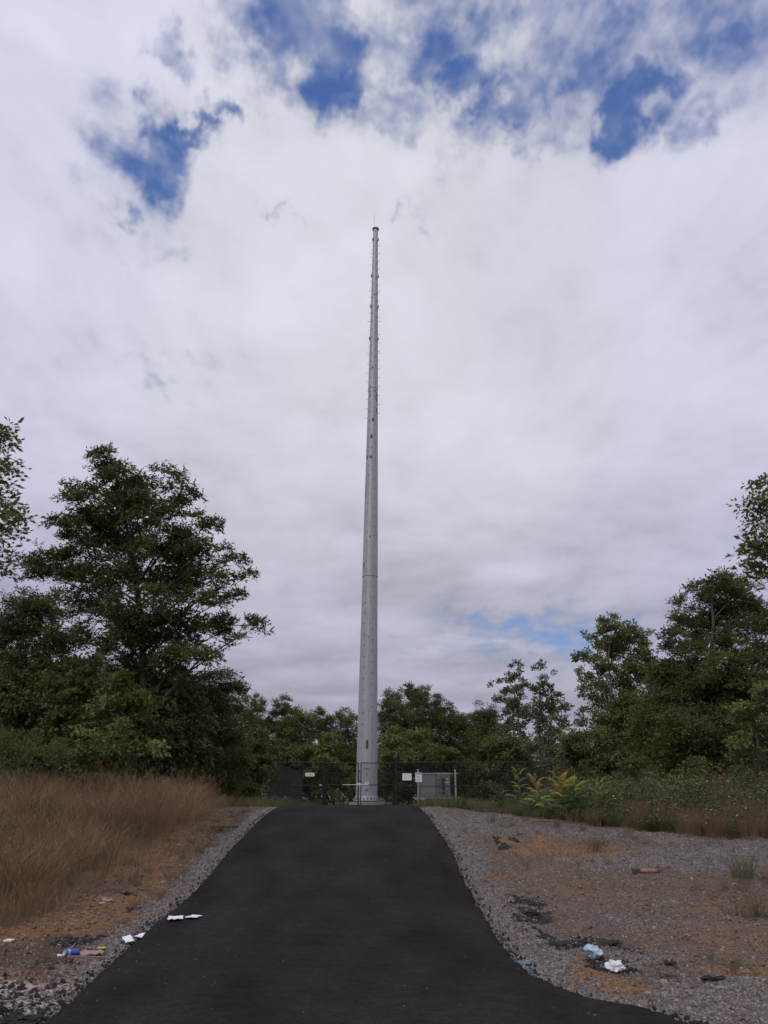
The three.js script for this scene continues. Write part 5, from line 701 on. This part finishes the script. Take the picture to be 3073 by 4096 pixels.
    [0.28, 9.57, 1.05, 0.4, 0.3, 0.38, 1], [0.01, 9.23, 0.64, 0.55, 0.35, 0.53, 1], [0.46, 8.89, 1.05, 0.84, 0.5, 0.8, 1], [1.65, 8.93, -0.42, 0.67, 0.46, 0.63, 1], [-0.13, 8.91, -0.7, 0.67, 0.26, 0.64, 0.7], [-0.71, 9.12, -0.97, 0.21, 0.18, 0.2, 0.6], [1.99, 8.68, 0.85, 0.25, 0.4, 0.38, 0.8], [0.35, 8.44, -0.53, 1.02, 0.51, 0.97, 1], [1.56, 8.15, -0.39, 0.92, 0.61, 0.87, 1.1], [2.02, 7.93, 0.87, 0.4, 0.54, 0.52, 0.9], [-0.37, 7.87, -0.94, 0.82, 0.31, 0.78, 0.8], [-0.82, 8.03, -1.15, 0.31, 0.18, 0.3, 0.6], [0.39, 7.22, 0.69, 1.14, 0.54, 1.08, 1], [2.2, 7.38, -1.11, 0.87, 0.67, 0.83, 1.1], [-0.9, 6.8, 0.25, 0.79, 0.32, 0.75, 0.8], [-1.54, 6.51, 0.03, 0.3, 0.2, 0.28, 0.6], [0.59, 6.51, -1.2, 1.18, 0.56, 1.12, 1], [1.86, 6.33, -0.81, 0.86, 0.71, 0.82, 1.1], [-0.9, 5.75, 0.83, 0.73, 0.34, 0.69, 0.9], [-1.3, 5.71, 0.17, 0.35, 0.17, 0.33, 0.6], [0.28, 5.37, -0.04, 1.09, 0.54, 1.03, 1], [1.21, 4.97, 0.39, 0.97, 0.68, 0.93, 1], [-0.63, 4.58, 0.75, 0.82, 0.48, 0.78, 1], [0.36, 4.02, 0.44, 1.11, 0.68, 1.06, 1], [0.06, 3.16, -0.54, 1.18, 0.74, 1.12, 1]] },
  { name: 'oak_tree', label: 'big dark oak whose crown tops the right side', category: 'tree', x: 12.75, z: -31, leaf: 'oak', tone: 'dark', density: 1.05, girth: 0.17, lobes: [
    [0.59, 8.71, 1, 0.52, 0.37, 0.5, 0.8], [0.46, 8.69, -0.11, 0.39, 0.27, 0.37, 0.6], [1.5, 8.62, 0.12, 0.57, 0.42, 0.55, 0.9], [1.71, 8.14, 1, 0.52, 0.41, 0.49, 0.8], [-0.1, 8.02, 0.35, 0.68, 0.42, 0.65, 0.8], [1, 8.07, -0.26, 0.88, 0.54, 0.84, 1], [1.92, 7.82, -0.03, 0.84, 0.53, 0.8, 1], [2.23, 7.69, 0.91, 0.48, 0.44, 0.46, 0.7], [-0.22, 7.66, -1.01, 0.47, 0.31, 0.45, 0.6], [-0.05, 7.17, -0.6, 0.85, 0.46, 0.8, 0.9], [1.27, 7.26, -0.98, 0.97, 0.58, 0.92, 1], [1.56, 6.77, 0.82, 0.88, 0.55, 0.84, 1], [2.57, 6.94, 0.49, 0.56, 0.63, 0.6, 1], [-1.3, 6.28, 0.96, 0.47, 0.33, 0.45, 0.8], [0.1, 6.3, -0.58, 0.88, 0.42, 0.83, 0.8], [0.86, 6.01, 0.48, 0.92, 0.44, 0.87, 0.9], [1.82, 5.95, 0.77, 0.8, 0.47, 0.76, 0.9], [-1.24, 5.97, 0.16, 0.41, 0.26, 0.39, 0.7]] },
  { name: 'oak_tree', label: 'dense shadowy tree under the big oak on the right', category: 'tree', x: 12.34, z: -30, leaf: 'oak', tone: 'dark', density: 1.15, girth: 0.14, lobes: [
    [-1.09, 5.23, -0.9, 0.55, 0.44, 0.53, 1], [-0.25, 5.2, -0.7, 0.92, 0.62, 0.87, 1], [0.47, 4.83, 0.53, 1.05, 0.67, 1, 1], [1.59, 4.79, 0.77, 0.87, 0.7, 0.83, 1], [-0.83, 4.33, -0.92, 0.91, 0.73, 0.87, 1], [0.08, 3.88, -0.16, 1.24, 0.74, 1.18, 1], [1.6, 3.74, -0.44, 1.25, 0.8, 1.19, 1], [-1.33, 2.92, 0.9, 1.02, 0.68, 0.97, 1], [-0.05, 2.59, 0.97, 1.18, 0.67, 1.12, 1], [1.92, 2.53, -0.41, 1.06, 0.7, 1, 1], [-0.84, 1.99, 0.16, 1.03, 0.69, 0.98, 1], [0.31, 1.63, 0.94, 1.17, 0.67, 1.11, 1]] },
  { name: 'broadleaf_tree', label: 'olive green rounded tree between tall poplar and right oak', category: 'tree', x: 11.73, z: -35, leaf: 'elm', tone: 'mid', density: 1, girth: 0.1, lobes: [
    [0.53, 6.04, -0.43, 0.47, 0.42, 0.44, 1], [0.74, 5.16, -0.13, 0.67, 0.58, 0.63, 1], [0.08, 4.37, -0.3, 0.75, 0.62, 0.71, 1], [0.6, 3.89, 0.41, 0.69, 0.61, 0.65, 1], [0.08, 3.37, -0.35, 0.82, 0.66, 0.78, 1], [0.45, 2.73, 0.43, 0.72, 0.64, 0.68, 1], [0.01, 2, -0.36, 0.93, 0.69, 0.89, 1], [-0.41, 1.23, 0.05, 0.79, 0.48, 0.75, 1]] },
  { name: 'leafy_shrub', label: 'grey green thicket bush right of the fence corner', category: 'shrub', x: 9.92, z: -40, leaf: 'maple', tone: 'mid', density: 1, girth: 0.06, lobes: [
    [-0.3, 2.94, 0.29, 0.82, 0.59, 0.78, 1], [0.73, 3.19, -0.1, 0.83, 0.65, 0.79, 1], [-0.36, 2.12, -0.77, 0.93, 0.65, 0.89, 1], [0.48, 1.96, 0.42, 0.99, 0.68, 0.94, 1], [1.57, 2.27, 0.67, 0.9, 0.77, 0.86, 1], [1.44, 1.22, -0.05, 1.04, 0.59, 0.99, 1], [-0.28, 1.11, 0.47, 0.99, 0.54, 0.94, 1]] },
  { name: 'leafy_shrub', label: 'leggy brownish bush beside the right fence corner post', category: 'shrub', x: 8.32, z: -36, leaf: 'willow', tone: 'brown', density: 0.8, girth: 0.04, lobes: [
    [-0.07, 1.65, 0.32, 0.45, 0.41, 0.43, 0.5], [0.3, 1.07, 0.27, 0.53, 0.41, 0.5, 0.6], [-0.06, 0.69, 0.36, 0.52, 0.32, 0.5, 0.6]] },
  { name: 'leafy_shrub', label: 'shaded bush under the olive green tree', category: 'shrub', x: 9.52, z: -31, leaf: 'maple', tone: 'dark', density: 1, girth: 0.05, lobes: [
    [-0.34, 1.55, 0.43, 0.7, 0.49, 0.66, 1], [0.48, 1.39, 0.27, 0.77, 0.49, 0.73, 1], [-0.55, 0.81, 0.28, 0.77, 0.42, 0.73, 1], [0.6, 0.74, -0.37, 0.82, 0.43, 0.78, 1], [1.3, 1.06, 0.3, 0.77, 0.49, 0.73, 1]] },
  { name: 'leafy_shrub', label: 'drooping light leaved bush low on the right edge', category: 'shrub', x: 10.86, z: -23.5, leaf: 'maple', tone: 'mid', density: 0.7, girth: 0.06, lobes: [
    [0.14, 3.58, -0, 0.5, 0.25, 0.48, 0.8], [0.45, 3.21, 0.25, 0.49, 0.3, 0.47, 0.9], [-0.29, 2.95, 0.12, 0.49, 0.25, 0.47, 0.8], [0.07, 2.53, 0.37, 0.59, 0.32, 0.56, 0.9], [-0.34, 2.02, 0.19, 0.54, 0.3, 0.51, 0.8], [0.14, 1.75, 0.37, 0.48, 0.32, 0.46, 0.9], [-0.1, 1.27, -0.18, 0.54, 0.32, 0.51, 0.8]] },
  { name: 'leafy_shrub', label: 'arching leafy bush rising out of the weeds on the right', category: 'shrub', x: 9.06, z: -24, leaf: 'elm', tone: 'mid', density: 1, girth: 0.04, lobes: [
    [-0.26, 1.26, -0.05, 0.41, 0.22, 0.39, 0.7], [0.03, 1.38, 0.31, 0.35, 0.19, 0.34, 0.7], [-0.61, 0.87, 0.03, 0.49, 0.27, 0.47, 0.8], [0.25, 0.88, -0.44, 0.56, 0.31, 0.53, 0.8], [0.44, 0.74, 0.4, 0.54, 0.27, 0.51, 0.8]] },
  { name: 'overhanging_tree', label: 'near tree with drooping twigs entering at the right edge', category: 'tree', x: 6.48, z: -11.5, leaf: 'elm', tone: 'mid', density: 0.5, girth: 0.14, lobes: [
    [-0.25, 6.33, -0.15, 0.08, 0.05, 0.07, 0.7], [-0.41, 5.95, 0.03, 0.12, 0.07, 0.11, 0.7], [-0.58, 5.84, 0, 0.13, 0.04, 0.13, 0.8], [-0.4, 5.74, -0.15, 0.18, 0.07, 0.17, 1], [-0.59, 5.4, 0.05, 0.12, 0.04, 0.11, 0.7], [-0.6, 5.26, -0, 0.17, 0.06, 0.17, 0.9], [-0.48, 5.13, -0.09, 0.13, 0.07, 0.12, 1], [-0.58, 5.18, -0.22, 0.12, 0.04, 0.11, 0.8], [-0.65, 4.9, 0.07, 0.16, 0.06, 0.15, 0.9], [-0.63, 4.83, -0.15, 0.15, 0.05, 0.14, 0.8], [-0.52, 4.8, -0.09, 0.13, 0.07, 0.12, 1], [0.2, 6.23, -0.06, 0.45, 0.45, 0.43, 1], [0.05, 5.32, 0.04, 0.44, 0.44, 0.41, 1], [0.95, 6.58, 0.07, 0.6, 0.6, 0.57, 1], [0.96, 5.57, 0.2, 0.58, 0.58, 0.55, 1], [-0.09, 4.54, 0.17, 0.42, 0.35, 0.4, 1], [1.2, 7.35, 0.2, 0.61, 0.53, 0.58, 1], [1.76, 6.33, -0.11, 0.6, 0.6, 0.57, 1]] },
];
TREES.forEach((T, index) => {
  const r = rng(1000 + index * 13), D = -T.z, y0 = groundY(T.x, T.z), t = thing(T.name, T.label, T.category, [T.x, y0, T.z], T.group), far = D > 48, size = far ? 1.12 : D < 15 ? 0.8 : 0.82, spec = LEAF[T.leaf], tone = TONE[T.tone];
  const lobes = T.lobes.slice().sort((a, b) => a[1] - b[1]), top = lobes[lobes.length - 1], Hh = top[1], shrub = T.category === 'shrub';
  const path = []; for (let i = 0; i <= 6; i++) { const s = i / 6; path.push(V(top[0] * s * s * 0.85 + n2(index * 3.1, s * 3) * 0.12 * s, Hh * s * 0.97 - 0.1 * (1 - s), top[2] * s * s * 0.85 + n2b(index * 2.1, s * 3) * 0.12 * s)); }
  const trunkAt = (y) => { const s = clamp(y / (Hh * 0.97)) * 6, i = Math.min(5, Math.floor(s)); return path[i].clone().lerp(path[i + 1], s - i); }, thick = (y) => T.girth * (1 - 0.9 * clamp(y / Hh)) + 0.008;
  part('trunk', tube(path, path.map((p) => thick(p.y)), 8), BARK[T.leaf === 'poplar' ? 1 : 0], t);
  const wood = [], leaves = [];
  for (const [x, y, z, rx, ry, rz, dens] of lobes) {
    const c = V(x, y, z), reach = Math.hypot(x - trunkAt(y).x, z - trunkAt(y).z), sy = clamp(y - reach * (T.leaf === 'poplar' ? 0.9 : 0.55) - 0.2, shrub ? 0.05 : Hh * 0.08, Hh * 0.95), s = trunkAt(sy), m = s.clone().lerp(c, 0.5); m.y += reach * 0.08 + n2(x, y) * 0.1; m.x += n2b(x * 2, y) * 0.12;
    if (reach > 0.15) wood.push(tube([s, m, c], [Math.min(thick(sy) * 0.5, 0.016 + reach * 0.013, 0.05), Math.min(thick(sy) * 0.4, 0.012 + reach * 0.007, 0.03), 0.008], 5));
    if (reach > 0.9) for (let k = 0, n = Math.round((D < 15 ? 1 : 3.5) * reach * Math.min(1, dens * 1.2)); k < n; k++) { const q = 0.35 + 0.65 * r(), p = s.clone().lerp(m, clamp(q * 2)).lerp(c, clamp(q * 2 - 1)); leaves.push([M4(p.x + (r() - 0.5) * 0.35, p.y + (r() - 0.4) * 0.3, p.z + (r() - 0.5) * 0.35, Q((r() - 0.5) * 0.9, r() * 6.283, (r() - 0.5) * 0.9), size * (0.7 + 0.5 * r())), mixc(tone[0], tone[1], r())]); }
    const area = spec.n * spec.len * spec.wid * 0.5 * size * size, N = Math.max(6, Math.round(T.density * dens * 5.2 * Math.PI * rx * ry / area)), clumps = Math.max(3, Math.round(N / 7));
    for (let k = 0; k < clumps; k++) {
      let d = V(r() - 0.5, r() - 0.5, r() - 0.5); while (d.lengthSq() > 0.25 || d.lengthSq() < 0.01) d = V(r() - 0.5, r() - 0.5, r() - 0.5); d.normalize();
      const rad = 0.3 + 0.85 * Math.pow(r(), 0.6), p = V(x + d.x * rx * rad, y + d.y * ry * rad, z + d.z * rz * rad);
      if (k % 2 === 0) { const q = c.clone().lerp(p, 0.5); q.y -= 0.06; wood.push(tube([c, q, p], [0.012, 0.009, 0.004], 3)); }
      const cl = r(), cs = 0.24 * Math.min(rx, ry, 0.9) + 0.07;
      for (let j = 0, n = Math.round(N / clumps * (0.6 + 0.8 * r())); j < n; j++) {
        const px = p.x + (r() + r() + r() - 1.5) * cs * 1.5, py = p.y + (r() + r() + r() - 1.5) * cs * 0.95, pz = p.z + (r() + r() + r() - 1.5) * cs * 1.5; if (py < 0.05) continue;
        const q = new THREE.Quaternion().setFromUnitVectors(V(0, 1, 0), V(d.x * 0.6 + (r() - 0.5) * 0.7, 0.75, d.z * 0.6 + (r() - 0.5) * 0.7).normalize()).multiply(Q(0, r() * 6.283, 0)), sc = size * (0.7 + 0.55 * r());
        leaves.push([M4(px, py, pz, q, sc), mixc(tone[0], tone[1], clamp(cl * 0.7 + r() * 0.4), 0.85 + 0.3 * r())]);
      }
    }
  }
  if (wood.length) stuffPart(part('limbs', join(wood), BARK[T.leaf === 'poplar' ? 1 : 0], t));
  instanced('crown', SPRAYS[T.leaf][index % 2], leafMat, leaves, 'stuff', t);
});
{ // the wood that closes the view far behind, read as one mass
  const r = rng(901), list = [];
  for (let k = 0; k < 9000; k++) { const a = (r() - 0.5) * 2.4, D = 82 + 26 * r(), x = Math.tan(a * 0.5) * D * 1.1, h = 5.2 + 1.6 * fbm(n2, x * 0.06, 5, 3) + 1.5 * n2(x * 0.25, 9), y = 1 + h * Math.pow(r(), 0.6) + 0.5 * r(); list.push([M4(x, y, -D, Q(r() - 0.5, r() * 6.3, r() - 0.5), 2.2 + 1.2 * r()), mixc(TONE.dark[0], TONE.mid[1], r())]); }
  const far = instanced('distant_woodland', SPRAYS.elm[0], leafMat, list); far.userData.label = 'distant dark green wood beyond the fence';
}
renderer.render(scene, camera);
